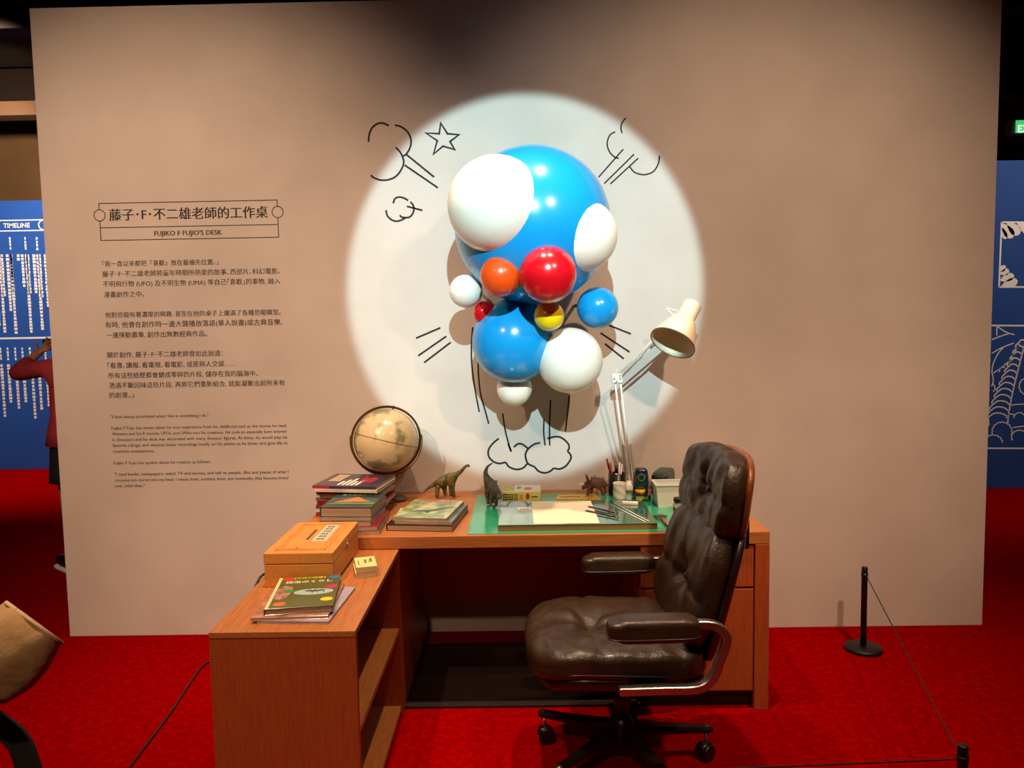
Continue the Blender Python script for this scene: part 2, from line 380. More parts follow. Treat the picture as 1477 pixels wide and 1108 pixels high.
DR('bush_drawing', bush(252, 712, 50, 48, -20, 200, 9)+bush(205, 770, 46, 38, 0, 150, 6)+bush(345, 740, 40, 34, 0, 210, 7)+bush(345, 640, 28, 28, 0, 180, 6)+bush(300, 660, 30, 40, 60, 150, 3)
    + bush(380, 470, 34, 40, 60, 260, 7)+[[(300, 570), (369, 565), (450, 570)], [(310, 690), (369, 682), (450, 670)]], w=.009)
DR('leaf_drawing', [[(197, 222), (240, 205), (290, 190), (318, 195)], [(225, 150), (224, 200)], [(225, 150), (262, 175), (290, 188)], [(197, 295), (250, 265), (314, 240)],
    [(197, 400), (205, 350), (235, 290), (262, 262)], [(205, 400), (250, 370), (300, 325), (312, 300), (345, 245)], [(240, 372), (238, 395)], [(265, 350), (263, 372)], [(290, 330), (290, 350)],
    [(197, 470), (205, 440), (200, 400)], [(205, 500), (215, 480), (205, 455)]], w=.009)
pp = []
bm = bmesh.new()
for s in [[(250, 630), (905, 632)], [(236, 975), (905, 975)], [(250, 630), (236, 975)]]: ribbon(bm, [rr(x, y, 150) for x, y in s], .014, YR-.001, smooth=1)
def petal(x0, y0, x1, y1, w):
    a = Vector(rr(x0, y0, 150)); b = Vector(rr(x1, y1, 150)); d = b-a; n = Vector((-d.y, d.x)).normalized()
    pts = [a+d*t+n*w*math.sin(math.pi*min(t*.62, 1))*s for s, ts in ((1, [0, .2, .4, .6, .8, .93, 1]), (-1, [1, .93, .8, .6, .4, .2])) for t in ts]
    prof = {0: .15, .2: .6, .4: .85, .6: 1, .8: .9, .93: .55, 1: 0}
    pts = [a+d*t+n*w*prof[t]*s for s, ts in ((1, [0, .2, .4, .6, .8, .93, 1]), (-1, [.93, .8, .6, .4, .2, 0])) for t in ts]
    vs = [bm.verts.new((p.x, YR-.0012, p.y)) for p in pts]; bm.faces.new(vs)
for a in [(252, 660, 272, 720, .025), (252, 640, 310, 712, .045), (280, 632, 345, 695, .045), (335, 632, 420, 690, .045), (240, 868, 270, 882, .03), (242, 905, 290, 888, .03), (242, 940, 316, 912, .035), (250, 972, 335, 940, .04)]: petal(*a)
link('burst_frame_drawing', bm, M_white, br)
# exit sign
ex = thing('exit_sign', 'small green lit exit sign high above the blue wall at right', 'sign')
p = at(1460, 172, Y=5.0); q = at(1500, 193, Y=5.0)
box('sign_case', p.x, q.x+.2, 5.0, 5.12, q.z, p.z, mat('sign_case', '9aa89a', .5), ex, bev=.01)
pn = box('sign_face', p.x+.04, q.x+.16, 4.992, 5.0, q.z+.015, p.z-.015, mat('exit_green', '38b45c', .4, emit=1.3), ex, bev=0)
text('lettering', 'EXIT', mat('exit_white', 'd8ffe0', .4, emit=1.3), ex, .22, None, Matrix.Translation((p.x+.06, 4.990, q.z+.02)) @ UP, .02)
for dx in (.1, .36): cyl('hanging_rod', (p.x+dx, 5.06, p.z), (p.x+dx, 5.06, 4.8), .008, M_black, ex, 8)

# ================================================================== WALL SCULPTURE (plain stand-in: glossy balls)
M_sb = mat('glossy_blue', '1592d6', .22, coat=.3); M_sw = mat('glossy_white', 'f2ecdc', .3, coat=.2)
M_sr = mat('glossy_red', 'd0101c', .22, coat=.3); M_so = mat('glossy_orange', 'ee5014', .3, coat=.2); M_sy = mat('glossy_yellow', 'f2cf10', .3, coat=.2)
sc_ = thing('wall_sculpture', 'cluster of glossy blue, white, red and orange balls on the wall in the spotlight circle', 'sculpture', (0, 0, 0))
for nm, px, py, Y, rp, mm in [('large_ball', 768, 326, -.36, 112, M_sb), ('white_ball', 716, 296, -.56, 70, M_sw), ('red_ball', 790, 396, -.64, 42, M_sr),
    ('white_ball', 838, 340, -.50, 52, M_sw), ('orange_ball', 722, 398, -.58, 30, M_so), ('blue_ball', 742, 492, -.30, 62, M_sb), ('white_ball', 822, 520, -.36, 48, M_sw),
    ('yellow_ball', 792, 456, -.50, 22, M_sy), ('white_ball', 672, 420, -.36, 24, M_sw), ('blue_ball', 862, 444, -.30, 30, M_sb), ('red_ball', 700, 452, -.34, 18, M_sr), ('white_ball', 742, 560, -.24, 26, M_sw)]:
    c = at(px, py, Y=Y); rr_ = rp/FPX*(c-Vector((CX, CY, CZ))).length*.985
    b = ball(nm, c, rr_, mm, sc_, 40)
for x, z in ((.08, 1.95), (.0, 1.45), (.26, 1.40), (.26, 1.62), (-.2, 1.7), (.0, 1.23), (-.13, 1.6)):
    cyl('mounting_rod', (x, -.3, z), (x, 0, z), .008, M_black, sc_, 10)

# ================================================================== DESK
DX1, DYF, DT = .957, -.817, .72
desk = thing('desk', 'long teak office desk with green mat, against the wall', 'desk', (0, 0, 0))
box('desktop', -.917, DX1, DYF, -.012, DT-.05, DT, M_wood, desk, .003)
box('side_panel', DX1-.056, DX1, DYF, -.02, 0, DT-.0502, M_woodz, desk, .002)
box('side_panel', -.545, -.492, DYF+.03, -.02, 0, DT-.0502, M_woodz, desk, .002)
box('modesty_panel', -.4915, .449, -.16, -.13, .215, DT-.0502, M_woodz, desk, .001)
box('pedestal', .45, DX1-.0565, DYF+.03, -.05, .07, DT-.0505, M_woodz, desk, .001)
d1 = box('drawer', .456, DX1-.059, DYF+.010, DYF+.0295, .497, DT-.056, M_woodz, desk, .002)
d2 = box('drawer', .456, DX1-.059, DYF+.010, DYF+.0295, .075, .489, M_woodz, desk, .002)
box('plinth', .46, DX1-.0565, DYF+.04, -.06, 0, .0695, M_kick_shade, desk, 0)
box('shade_board', -.4915, .449, -.78, -.17, .0, .012, M_kick_shade, desk, .001)  # dark sheet added to deepen the shade on the floor under the desk
# side return
RL, RR, RF, RZ = -.917, -.491, -1.62, .6695
ret = thing('desk_return', 'low teak side unit with open shelves joined to the desk, at left', 'side unit', (0, 0, 0))
box('top_board', RL, RR, RF, DYF-.001, RZ-.018, RZ, M_woody, ret, .0015)
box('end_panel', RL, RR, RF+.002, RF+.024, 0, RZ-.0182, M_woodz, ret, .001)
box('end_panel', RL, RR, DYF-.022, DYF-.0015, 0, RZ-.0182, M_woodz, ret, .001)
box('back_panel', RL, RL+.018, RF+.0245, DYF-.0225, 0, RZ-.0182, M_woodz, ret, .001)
for z in (.36, .045): box('shelf', RL+.0185, RR-.004, RF+.0245, DYF-.0225, z-.02, z, M_woody, ret, .001)
box('plinth', RL+.0185, RR-.02, RF+.0245, DYF-.0225, 0, .0245, M_kick_shade, ret, 0)
# power cable from behind the wooden box to the floor
cb = tag(tube('power_cable', catmull([(-.889, -1.08, .70), (-.895, -1.10, .679), (-.925, -1.16, .672), (-.945, -1.2, .55), (-.95, -1.05, .2), (-1.0, -.75, .008), (-1.25, -.55, .006), at(300, 955, Z=.006), at(243, 1032, Z=.006),
     at(186, 1108, Z=.006), at(130, 1185, Z=.006)], 8), .0045, M_black, None, 8), 'thin black power cable running down behind the side unit and over the carpet', 'cable')
# green mat
M_mat = mat('green_vinyl', '2c9c72', .12, spec=.6, coat=.3)
tag(box('desk_mat', -.222, .72, -.80, -.10, DT, DT+.0022, M_mat, None, .0005), 'glossy green desk mat covering the middle of the desktop', 'desk mat')
ZM = DT+.0022
# drawing board: wood under glass
db = thing('drawing_board', 'flat wooden board topped with green tinted glass on the desk mat', 'board', (.213, -.57, ZM))
M_glass = mat('green_glass_top', '2f6652', .05, spec=.7, coat=1)
box('board_base', -.315, .315, -.198, .205, 0, .019, mat('board_edge_wood', '9a6832', .5), db, .001)
box('glass_top', -.316, .316, -.199, .206, .0192, .0245, M_glass, db, .001)
box('painted_reflection', -.314, -.05, -.196, .10, .0246, .0249, mat('pale_blue_reflection', '8fb4b0', .15, coat=.6), db, 0)  # pale layer painting the wall's reflection into the left of the glass
ZB = ZM+.0249
# ================================================================== BOOKS
def book(label, x, y, z, w, d, t, deg, cover, group=None, cat='book', soft=False, pages=M_paper, spine='left', under=None, name='book'):
    o = thing(name, label, cat, (x, y, z), math.radians(deg), group)
    c = .0012 if soft else .0025; ov = 0 if soft else .003
    box('back_cover', 0, w, 0, d, 0, c, under or cover, o, .0004, 1); box('front_cover', 0, w, 0, d, t-c, t, cover, o, .0004, 1)
    if spine == 'left': box('spine', -.002, c, 0, d, 0, t, under or cover, o, .0008, 1); pg = (c, w-ov, ov, d-ov)
    elif spine == 'right': box('spine', w-c, w+.002, 0, d, 0, t, under or cover, o, .0008, 1); pg = (ov, w-c, ov, d-ov)
    else: box('spine', 0, w, -.002, c, 0, t, under or cover, o, .0008, 1); pg = (ov, w-ov, c, d-ov)
    # page block with a slightly uneven fore edge
    bm = bmesh.new(); n = max(2, int(t/.006)); h = (t-2*c)/n
    for k in range(n):
        j = random.uniform(0, .0012); bbox(bm, pg[0], pg[1]-j, pg[2]+j, pg[3]-j, c+k*h, c+(k+1)*h)
    link('pages', bm, pages, o)
    return o
def cv(name, a, b, sc=14, **k): return mat(name, a, .28, col2=b, nscale=sc, coat=.3, **k)
C_purple = cv('purple_cover', '2c2438', '4a3c58', 10); C_dark = cv('teal_dark_cover', '1c2c30', '3c5450', 6); C_grey = cv('grey_cover', '8a7870', '5a4c48')
C_red = cv('red_cover', 'a02028', '7c1820'); C_black = cv('black_cover', '141010', '241c1a'); C_wht = cv('white_cover', 'd8ccb8', 'b8a898')
C_green = cv('painted_jungle_cover', '6e8c5a', 'c8c89c', 16, ramp=(.4, .62)); C_bluegrey = cv('blue_grey_cover', '4a6068', '8c9a98', 12); C_olive = cv('olive_cover', '56602c', '4a5428', 8)
C_salmon = cv('salmon_cover', 'c88a70', '8c5040', 18); C_brown = cv('brown_cover', '6a5446', '3c302a', 20)
# front stack A
z = DT
A = [('lowest book of the front left stack, dark cover with a pale spine', -.805, -.79, .235, .285, .017, 1.5, C_brown, True, 'book'),
     ('magazine with a red strip, second from the bottom of the front left stack', -.808, -.785, .228, .275, .015, 0, C_red, True, 'magazine'),
     ('dark thin book, third from the bottom of the front left stack', -.812, -.765, .205, .262, .019, -3, C_brown, True, 'book'),
     ('thin brown book right under the pyramid cover book', -.812, -.758, .206, .262, .014, -2, C_grey, True, 'book'),
     ('thick dark book with an orange stepped pyramid on its cover, top of the front stack', -.812, -.752, .208, .262, .040, -3.5, C_dark, False, 'book')]
for lb, x, y, w, d, t, dg, cm, soft, ct in A:
    o = book(lb, x, y, z, w, d, t, dg, cm, 'books in the front left stack', ct, soft); z += t+.0003
    top = o, t
M_orange = mat('orange_print', 'd88a3c', .4); M_ltgreen = mat('light_green_print', '6c8c4c', .4); M_gold = mat('pale_gold_print', 'e0cf98', .4)
po, t = top
patch('pyramid_print', [[(.03, .09), (.18, .10), (.16, .115), (.05, .108)], [(.055, .117), (.15, .122), (.14, .14), (.07, .136)], [(.075, .145), (.135, .148), (.108, .178)]], M_orange, po, t)
patch('ground_print', [[(.005, .06), (.20, .055), (.203, .085), (.12, .078), (.05, .082)]], M_ltgreen, po, t)
patch('title_print', [rect(.03+i*.022, .03+i*.022+.016, .215+.002*(i % 2), .243) for i in range(7)], M_gold, po, t)
# back stack B
z = DT
B = [('bottom magazine of the back left stack, red spine', -.905, -.495, .27, .22, .017, -2, C_red, True), ('white magazine, second from the bottom of the back left stack', -.905, -.497, .285, .22, .015, -5, C_wht, True),
     ('brown magazine, third from the bottom of the back left stack', -.905, -.495, .275, .22, .016, -4, C_brown, True), ('red magazine sticking out at right, middle of the back left stack', -.90, -.493, .305, .225, .018, -8, C_red, True),
     ('grey magazine, fifth from the bottom of the back left stack', -.905, -.494, .27, .22, .014, -4, C_grey, True), ('pale magazine, sixth from the bottom of the back left stack', -.90, -.490, .28, .225, .017, -9, C_wht, True),
     ('dark brown magazine two below the purple one on the back left stack', -.90, -.497, .27, .23, .018, -4, C_brown, True), ('white edged magazine right under the purple one', -.90, -.535, .285, .25, .014, -9, C_wht, True),
     ('purple magazine with large lettering blocks, topmost of the back left stack', -.905, -.532, .285, .26, .013, -9, C_purple, True)]
for lb, x, y, w, d, t, dg, cm, soft in B:
    o = book(lb, x, y+.025 if z < .8 else y+.02, z, w, min(d, .195) if z < .8 else d, t, dg*.45 if z < .8 else dg, cm, 'magazines in the back left stack', 'magazine', soft, spine='front'); z += t+.0003
patch('lettering_print', [[(.03+i*.011, .10+.02*k), (.037+i*.011, .10+.02*k), (.038+i*.011, .115+.02*k), (.03+i*.011, .115+.02*k)] for i in range(5) for k in range(7)], M_gold, o, t)
patch('pale_print', [[(.10+i*.02, .02), (.112+i*.02, .02), (.112+i*.02, .10+.03*(i % 3)), (.10+i*.02, .10+.03*(i % 3))] for i in range(5)], M_white, o, t)
patch('red_print', [rect(.17+.012*i, .178+.012*i, .08+.01*(i % 2), .20-.015*(i % 3)) for i in range(6)], M_red, o, t)
box('spine_label', 0, .075, -.0026, -.0021, .001, .012, M_red, o, 0)
# C pair near the bronze dinosaur
z = DT
o = book('large thin black book under the two dinosaur books beside the green mat', -.553, -.728, z, .272, .34, .026, -7, C_black, 'books beside the green mat', under=C_black); z += .0263
o = book('blue grey magazine between the black book and the green dinosaur book', -.520, -.722, z, .235, .31, .012, -7.5, C_bluegrey, 'books beside the green mat', 'magazine', True); z += .0123
o = book('green and white book with a painted dinosaur scene, near the mat', -.528, -.716, z, .222, .31, .014, -9, C_green, 'books beside the green mat', 'book', True)
patch('title_print', [rect(.05+.022*i, .066+.022*i, .268, .292) for i in range(7)], mat('rose_print', 'c45068', .4), o, .014)
pts = [(.03, .09), (.07, .12), (.12, .13), (.16, .17), (.20, .20), (.205, .19), (.17, .15), (.13, .105), (.12, .08), (.10, .10), (.06, .10)]
patch('dinosaur_print', [pts], mat('dark_teal_print', '3c5850', .5), o, .014)
patch('ground_print', [[(.01, .02), (.21, .02), (.2, .06), (.1, .05), (.04, .07)]], mat('teal_print', '7ca088', .5), o, .014)
# note paper behind stack
tag(box('paper_slip', -.555, -.50, -.48, -.35, DT, DT+.0012, M_cream, None, 0), 'printed paper slip lying between the left magazine stack and the dinosaur books', 'paper')
# D pile on return
z = RZ
o = book('bottom magazine with a pale lilac cover, under the insect book', -.795, -1.558, z, .215, .30, .009, -3, cv('lilac_cover', 'b0a4b4', '8c8494'), 'books on the side unit', 'magazine', True); z += .0093
o = book('salmon and black magazine right under the insect book', -.812, -1.560, z, .225, .285, .010, 3, C_salmon, 'books on the side unit', 'magazine', True); z += .0103
o = book('olive green insect picture book with coloured dots, on the side unit', -.777, -1.548, z, .200, .285, .021, 8, C_olive, 'books on the side unit'); t = .021
w, d = .200, .285
patch('pale_spine_strip', [rect(0, .010, .002, d-.002)], M_gold, o, t)
for nm, u, v, cc in [('red_dot', .16, .93, 'c8301e'), ('blue_dot', .90, .93, '2f6fa8'), ('green_dot', .24, .52, '2c8a3c'), ('orange_dot', .19, .12, 'd86a28'), ('magenta_dot', .90, .60, 'c02468'), ('yellow_dot', .88, .20, 'dcc81c')]:
    patch(nm, [disc(u*w, v*d, .019, .0165, 24)], mat(nm, cc, .4), o, t, .0006)
patch('pale_scene_print', [disc(.64*w, .46*d, .062, .028, 28)], mat('pale_aqua_print', '9cb8b0', .4), o, t, .0003)
patch('pink_scene_print', [[(.012, .085), (.03, .07), (.05, .09), (.06, .14), (.055, .19), (.03, .20), (.012, .17)]], mat('pink_print', 'c08c80', .4, col2='80584c', nscale=60), o, t, .0003)
bmx = bmesh.new()
base = (.128, .137)
for sx, sy, rx, ry in [(0, 0, .012, .006), (.017, .002, .008, .005), (-.018, .003, .010, .005), (.029, .004, .006, .004)]: prism(bmx, disc(base[0]+sx, base[1]+sy, rx, ry, 12), t+.0004, t+.0008)
for k in range(6):
    x0 = base[0]-.018+.009*k; s = -1 if k % 2 else 1
    prism(bmx, [(x0, base[1]), (x0+.002, base[1]), (x0+.008, base[1]+s*.02), (x0+.006, base[1]+s*.02)], t+.0004, t+.0008)
link('insect_print', bmx, mat('dark_insect_print', '2a201c', .5), o)
text('lettering', '昆虫のくらし', M_white, o, .15, None, Matrix.Translation((.028, .222, t+.0006)), 0, 5)
text('lettering', '【学研の図鑑】', M_yellow, o, .10, None, Matrix.Translation((.05, .262, t+.0006)), 0, 4)
# ================================================================== WOODEN BOX
wb = thing('wooden_box', 'honey coloured wooden presentation box with hinged lid on the side unit', 'box', (-.878, -1.24, RZ))
bw, bd, bh = .234, .405, .118
box('box_body', 0, bw, 0, bd, .0, .078, M_pine, wb, .003)
lid = box('lid', -.001, bw+.001, -.001, bd+.001, .080, bh, M_pine, wb, .003)
for i, (k, t0) in enumerate([(.030, .002), (.038, .003), (.046, .0045)]):
    bm = bmesh.new()
    for (a, b, c, d_) in [(k, bw-k, k, k+.003), (k, bw-k, bd-k-.003, bd-k), (k, k+.003, k, bd-k), (bw-k-.003, bw-k, k, bd-k)]: bbox(bm, a, b, c, d_, bh-.001, bh+.0016-i*.0003)
    link('lid_moulding', bm, M_pine, lid)
lb_ = box('title_label', .125, .175, .14, .355, bh, bh+.0006, M_cream, wb, 0)
box('label_border', .129, .171, .144, .351, bh+.0006, bh+.0009, mat('dark_brown_print', '30241c', .6), lb_, 0)
box('label_field', .131, .169, .146, .349, bh+.0009, bh+.0011, M_cream, lb_, 0)
bm = bmesh.new()
for i in range(6):
    y0 = .153+i*.033
    for (a, b, c, d_) in [(.134, .166, 0, .004), (.134, .166, .009, .012), (.134, .166, .019, .023), (.138, .142, 0, .023), (.156, .160, 0, .023), (.147, .150, .004, .019)]:
        prism(bm, rect(a, b, y0+c, y0+d_), bh+.0012, bh+.0014)
link('label_characters', bm, M_ink, lb_)
patch('subtitle_print', [rect(.098, .108, .16+.017*i, .172+.017*i) for i in range(8)], M_ink, wb, bh, .0005)
patch('emblem_print', [disc(.095, .06, .005), rect(.07, .12, .045, .049)], mat('brown_print', '8a5524', .6), wb, bh, .0005)
cl = thing_p = bpy.data.objects.new('clasp', None); COL.objects.link(cl); cl.parent = wb
box('plate', bw+.001, bw+.003, .19, .215, .088, .104, M_alu, cl, .0005); box('plate', bw, bw+.002, .19, .215, .055, .074, M_alu, cl, .0005)
tube('loop', [(bw+.005, .202+.007*math.cos(a*.628), .08+.014*math.sin(a*.628)) for a in range(10)], .0016, M_alu, cl, 6, True)
box('finger_groove', bw-.0005, bw+.0008, .1, .3, .002, .010, M_kick_shade, wb, 0)
# card blocks
for i, (nm, z0, dx, lbl) in enumerate([('card_block', RZ, -.004, 'lower block of pale yellow cards on the side unit'), ('card_block', RZ+.0202, 0, 'upper block of pale yellow cards with small green and black print')]):
    o = thing(nm, lbl, 'cards', (-.583+dx, -1.165, z0), math.radians(16), 'pale yellow card blocks on the side unit')
    box('card_stack', 0, .072, 0, .118, 0, .019, mat('card_edges', 'cdb98a', .8, col2='b8a070', nscale=20, stretch=(1, 1, 80)), o, .0006); box('top_card', 0, .072, 0, .118, .0191, .0199, mat('yellow_card', 'e0cf8a', .6), o, 0)
patch('green_print', [rect(.045+.004*(k % 2), .05+.004*(k % 2), .05+.008*k, .055+.008*k) for k in range(5)] + [rect(.052, .060, .055, .10)], mat('green_print', '3c7a34', .6), o, .0199)
patch('black_print', [rect(.032, .040, .045+.011*k, .053+.011*k) for k in range(4)]+[rect(.010, .013, .03, .08)], M_ink, o, .0199)
# ================================================================== GLOBE
gx, gy, gz = -.628, -.180, 0
cg = at(557, 635, Y=gy); GR = .150
gl = thing('globe', 'antique beige desk globe in a brass ring beside the magazine stacks', 'globe', (cg.x, gy, DT))
gc = Vector((0, 0, cg.z-DT))
M_globe = mat('antique_map', 'd8c49a', .3, col2='8a8a66', nscale=11, ramp=(.50, .60), detail=10, coat=.4, bump=.0)
M_brass = mat('aged_brass', '7a5a2a', .32, metal=.8)
sp = ball('map_sphere', gc, GR, M_globe, gl, 48)
tilt = Matrix.Rotation(math.radians(23), 3, 'Y')
tube('equator_line', [gc+Matrix.Rotation(math.radians(14), 3, 'Y') @ Matrix.Rotation(math.radians(-9), 3, 'X') @ Vector((math.cos(a*math.pi/32), math.sin(a*math.pi/32), 0))*(GR+.0004) for a in range(64)], .0012, mat('equator_brown', '5c3c20', .5), sp, 5, True)
# small title cartouche on the ocean
cart = []
for a in range(20):
    v = Vector((-.105+.021*math.cos(a*math.pi/10), 0, -.052+.014*math.sin(a*math.pi/10))); v.y = -math.sqrt(max(GR**2-v.x**2-v.z**2, 0))-.0004; cart.append(gc+v)
tube('cartouche', cart, .0008, mat('equator_brown', '5c3c20', .5), sp, 4, True)
ax = (Matrix.Rotation(math.radians(14), 3, 'Y') @ Vector((0, 0, 1)))
side = Matrix.Rotation(math.radians(14), 3, 'Y') @ Vector((1, 0, 0))
def ring(name, c, u, v, r, rw, tk, a0, a1, m, parent, n=64):
    nrm = u.cross(v).normalized(); bm = bmesh.new(); R = []
    for k in range(n+1):
        a = a0+(a1-a0)*k/n; d = u*math.cos(a)+v*math.sin(a)
        R.append([bm.verts.new(c+d*(r+s*tk)+nrm*q*rw) for s, q in ((-1, -1), (1, -1), (1, 1), (-1, 1))])
    for A_, B_ in zip(R, R[1:]):
        for j in range(4): bm.faces.new((A_[j], A_[(j+1) % 4], B_[(j+1) % 4], B_[j]))
    bm.faces.new(R[0]); bm.faces.new(R[-1][::-1]); bmesh.ops.remove_doubles(bm, verts=bm.verts, dist=1e-5)
    return link(name, bm, m, parent)
u1 = (side+Vector((0, .28, 0))).normalized()
ring('meridian_ring', gc, u1, ax, GR+.010, .007, .005, 0, 2*math.pi*.9999, M_brass, gl)
cyl('pivot_pin', gc+ax*(GR-.002), gc+ax*(GR+.018), .004, M_brass, gl, 10); cyl('pivot_pin', gc-ax*(GR-.002), gc-ax*(GR+.018), .004, M_brass, gl, 10)
ring('support_fork', gc, Vector((1, 0, 0)), Vector((0, 0, -1)), GR+.0195, .007, .002, math.radians(-8), math.radians(188), M_brass, gl, 40)
lathe('base', [(0, 0), (.085, 0), (.088, .006), (.082, .014), (.045, .022), (.02, .03), (.016, gc.z-GR-.019), (0, gc.z-GR-.019)], mat('dark_turned_wood', '4a2414', .3, coat=.5), gl, 36)
# ================================================================== DINOSAURS
def dino(name, label, J, E, m, legs_z, Y, root):
    """J: px, py, dy, r(px) -> skin figure with its feet on legs_z"""
    c0 = at(*J[root][:2], Y=Y); o = thing(name, label, 'dinosaur figure', (c0.x, Y, legs_z))
    JJ = {}
    for k, (px, py, dy, r) in J.items():
        v = at(px, py, Y=Y+dy); zz = v.z
        if k.startswith('toe'): zz = legs_z+r*.0033*.62
        JJ[k] = (Vector((v.x, Y+dy, zz))-Vector((c0.x, Y, legs_z)), r*.0033)
    b = skin('body', JJ, E, m, o, root); return o, JJ
M_din = mat('green_brown_plastic', '6c5a28', .45, col2='35401c', nscale=30, ramp=(.4, .6), bump=.15, bscale=200)
o, J1 = dino('sauropod_figure', 'long-necked green brown dinosaur figure standing on the bare desktop', {
    'hip': (635, 692, 0, 7.5), 't1': (628, 697, 0, 4.5), 't2': (618, 704, 0, 2.2), 't3': (611, 710, .01, .9), 'mid': (644, 692, 0, 9.5), 'sh': (652, 690, 0, 7), 'n1': (658, 685, 0, 4.3), 'n2': (665, 680, 0, 3), 'n3': (670, 674, 0, 2.3), 'head': (674.5, 671, 0, 2.3), 'snout': (677.5, 673.5, 0, 1.5),
    'k1': (631, 705, -.018, 3.4), 'toe1': (630.5, 717, -.02, 2.8), 'k2': (641, 705, .018, 3.2), 'toe2': (642.5, 715, .02, 2.6), 'k3': (650, 704, .016, 3), 'toe3': (650.5, 715, .016, 2.4), 'k4': (653, 704, -.016, 3), 'toe4': (655, 718, -.02, 2.6)},
    [('hip', 't1'), ('t1', 't2'), ('t2', 't3'), ('hip', 'mid'), ('mid', 'sh'), ('sh', 'n1'), ('n1', 'n2'), ('n2', 'n3'), ('n3', 'head'), ('head', 'snout'), ('hip', 'k1'), ('k1', 'toe1'), ('hip', 'k2'), ('k2', 'toe2'), ('sh', 'k3'), ('k3', 'toe3'), ('sh', 'k4'), ('k4', 'toe4')], M_din, DT, -.16, 'hip')
for s in (-1, 1): ball('eye', J1['head'][0]+Vector((.003, s*.0062, .002)), .0013, M_black, o, 8)
M_grd = mat('grey_rubber_figure', '5c544a', .5, col2='3a342e', nscale=40, bump=.3, bscale=220)
o, J2 = dino('theropod_figure', 'grey dinosaur figure with raised tail and lowered head on the green mat', {
    'hip': (707, 699, .03, 6.5), 't0': (702, 690, .05, 5), 't1': (700, 681, .07, 3.2), 't2': (703, 673, .08, 1.9), 't3': (711, 667.5, .085, .8), 'mid': (711, 706, -.01, 8.5), 'sh': (714, 709, -.045, 7), 'n1': (718, 711, -.07, 4.8), 'head': (720, 715, -.09, 4.4), 'snout': (721, 721, -.10, 2.8),
    'k1': (703, 712, .02, 4.6), 'a1': (704, 721, .03, 2.8), 'toe1': (704, 727, .01, 2.8), 'k2': (712, 713, .03, 4.2), 'a2': (712, 720, .035, 2.6), 'toe2': (713, 726, .02, 2.6), 'k3': (716, 717, -.045, 2.3), 'toe3': (715.5, 727, -.045, 2.2), 'k4': (708, 717, -.045, 2.3), 'toe4': (708, 727, -.045, 2.2)},
    [('hip', 't0'), ('t0', 't1'), ('t1', 't2'), ('t2', 't3'), ('hip', 'mid'), ('mid', 'sh'), ('sh', 'n1'), ('n1', 'head'), ('head', 'snout'), ('hip', 'k1'), ('k1', 'a1'), ('a1', 'toe1'), ('hip', 'k2'), ('k2', 'a2'), ('a2', 'toe2'), ('sh', 'k3'), ('k3', 'toe3'), ('sh', 'k4'), ('k4', 'toe4')], M_grd, ZM, -.33, 'mid')
for s in (-1, 1): ball('eye', J2['head'][0]+Vector((s*.010, -.006, .004)), .0018, M_black, o, 8)
M_tri = mat('reddish_brown_figure', '7c4a34', .5, col2='4e3424', nscale=40, bump=.3, bscale=220)
o, J3 = dino('triceratops_figure', 'reddish brown three-horned dinosaur figure at the back edge of the mat', {
    'mid': (861, 695, 0, 8), 'hip': (868, 697, 0, 6), 't1': (874, 699, 0, 2.8), 't2': (880, 698, 0, 1.1), 'sh': (854, 695, 0, 7), 'neck': (848, 697, 0, 5), 'head': (843, 702, 0, 4.2), 'snout': (839, 706, 0, 2.2),
    'k1': (849, 704, -.018, 2.8), 'toe1': (848, 710, -.018, 2.3), 'k2': (853, 704, .018, 2.8), 'toe2': (853, 711, .018, 2.3), 'k3': (868, 704, -.018, 3.2), 'toe3': (870, 711, -.018, 2.3), 'k4': (871, 704, .018, 3), 'toe4': (873, 710, .018, 2.2)},
    [('mid', 'hip'), ('hip', 't1'), ('t1', 't2'), ('mid', 'sh'), ('sh', 'neck'), ('neck', 'head'), ('head', 'snout'), ('sh', 'k1'), ('k1', 'toe1'), ('sh', 'k2'), ('k2', 'toe2'), ('hip', 'k3'), ('k3', 'toe3'), ('hip', 'k4'), ('k4', 'toe4')], M_tri, ZM, -.17, 'mid')
hc = J3['head'][0]
fr = superq('frill', .007, .025, .025, 2.2, M_tri, o, lambda q: Matrix.Rotation(math.radians(-25), 3, 'Y') @ Vector((q.x+(q.y**2+q.z**2)*6, q.y, q.z)) + J3['neck'][0]+Vector((-.001, 0, .019)), 8)
for s in (-1, 1): tube('brow_horn', [hc+Vector((-.002, s*.007, .010)), hc+Vector((-.014, s*.009, .014)), hc+Vector((-.028, s*.009, .012))], [.0032, .0022, .0006], M_cream, o, 8)
tube('nose_horn', [hc+Vector((-.013, 0, -.004)), hc+Vector((-.018, 0, .004))], [.002, .0005], M_cream, o, 8)
for s in (-1, 1): ball('eye', hc+Vector((-.005, s*.0105, .003)), .0014, M_black, o, 8)
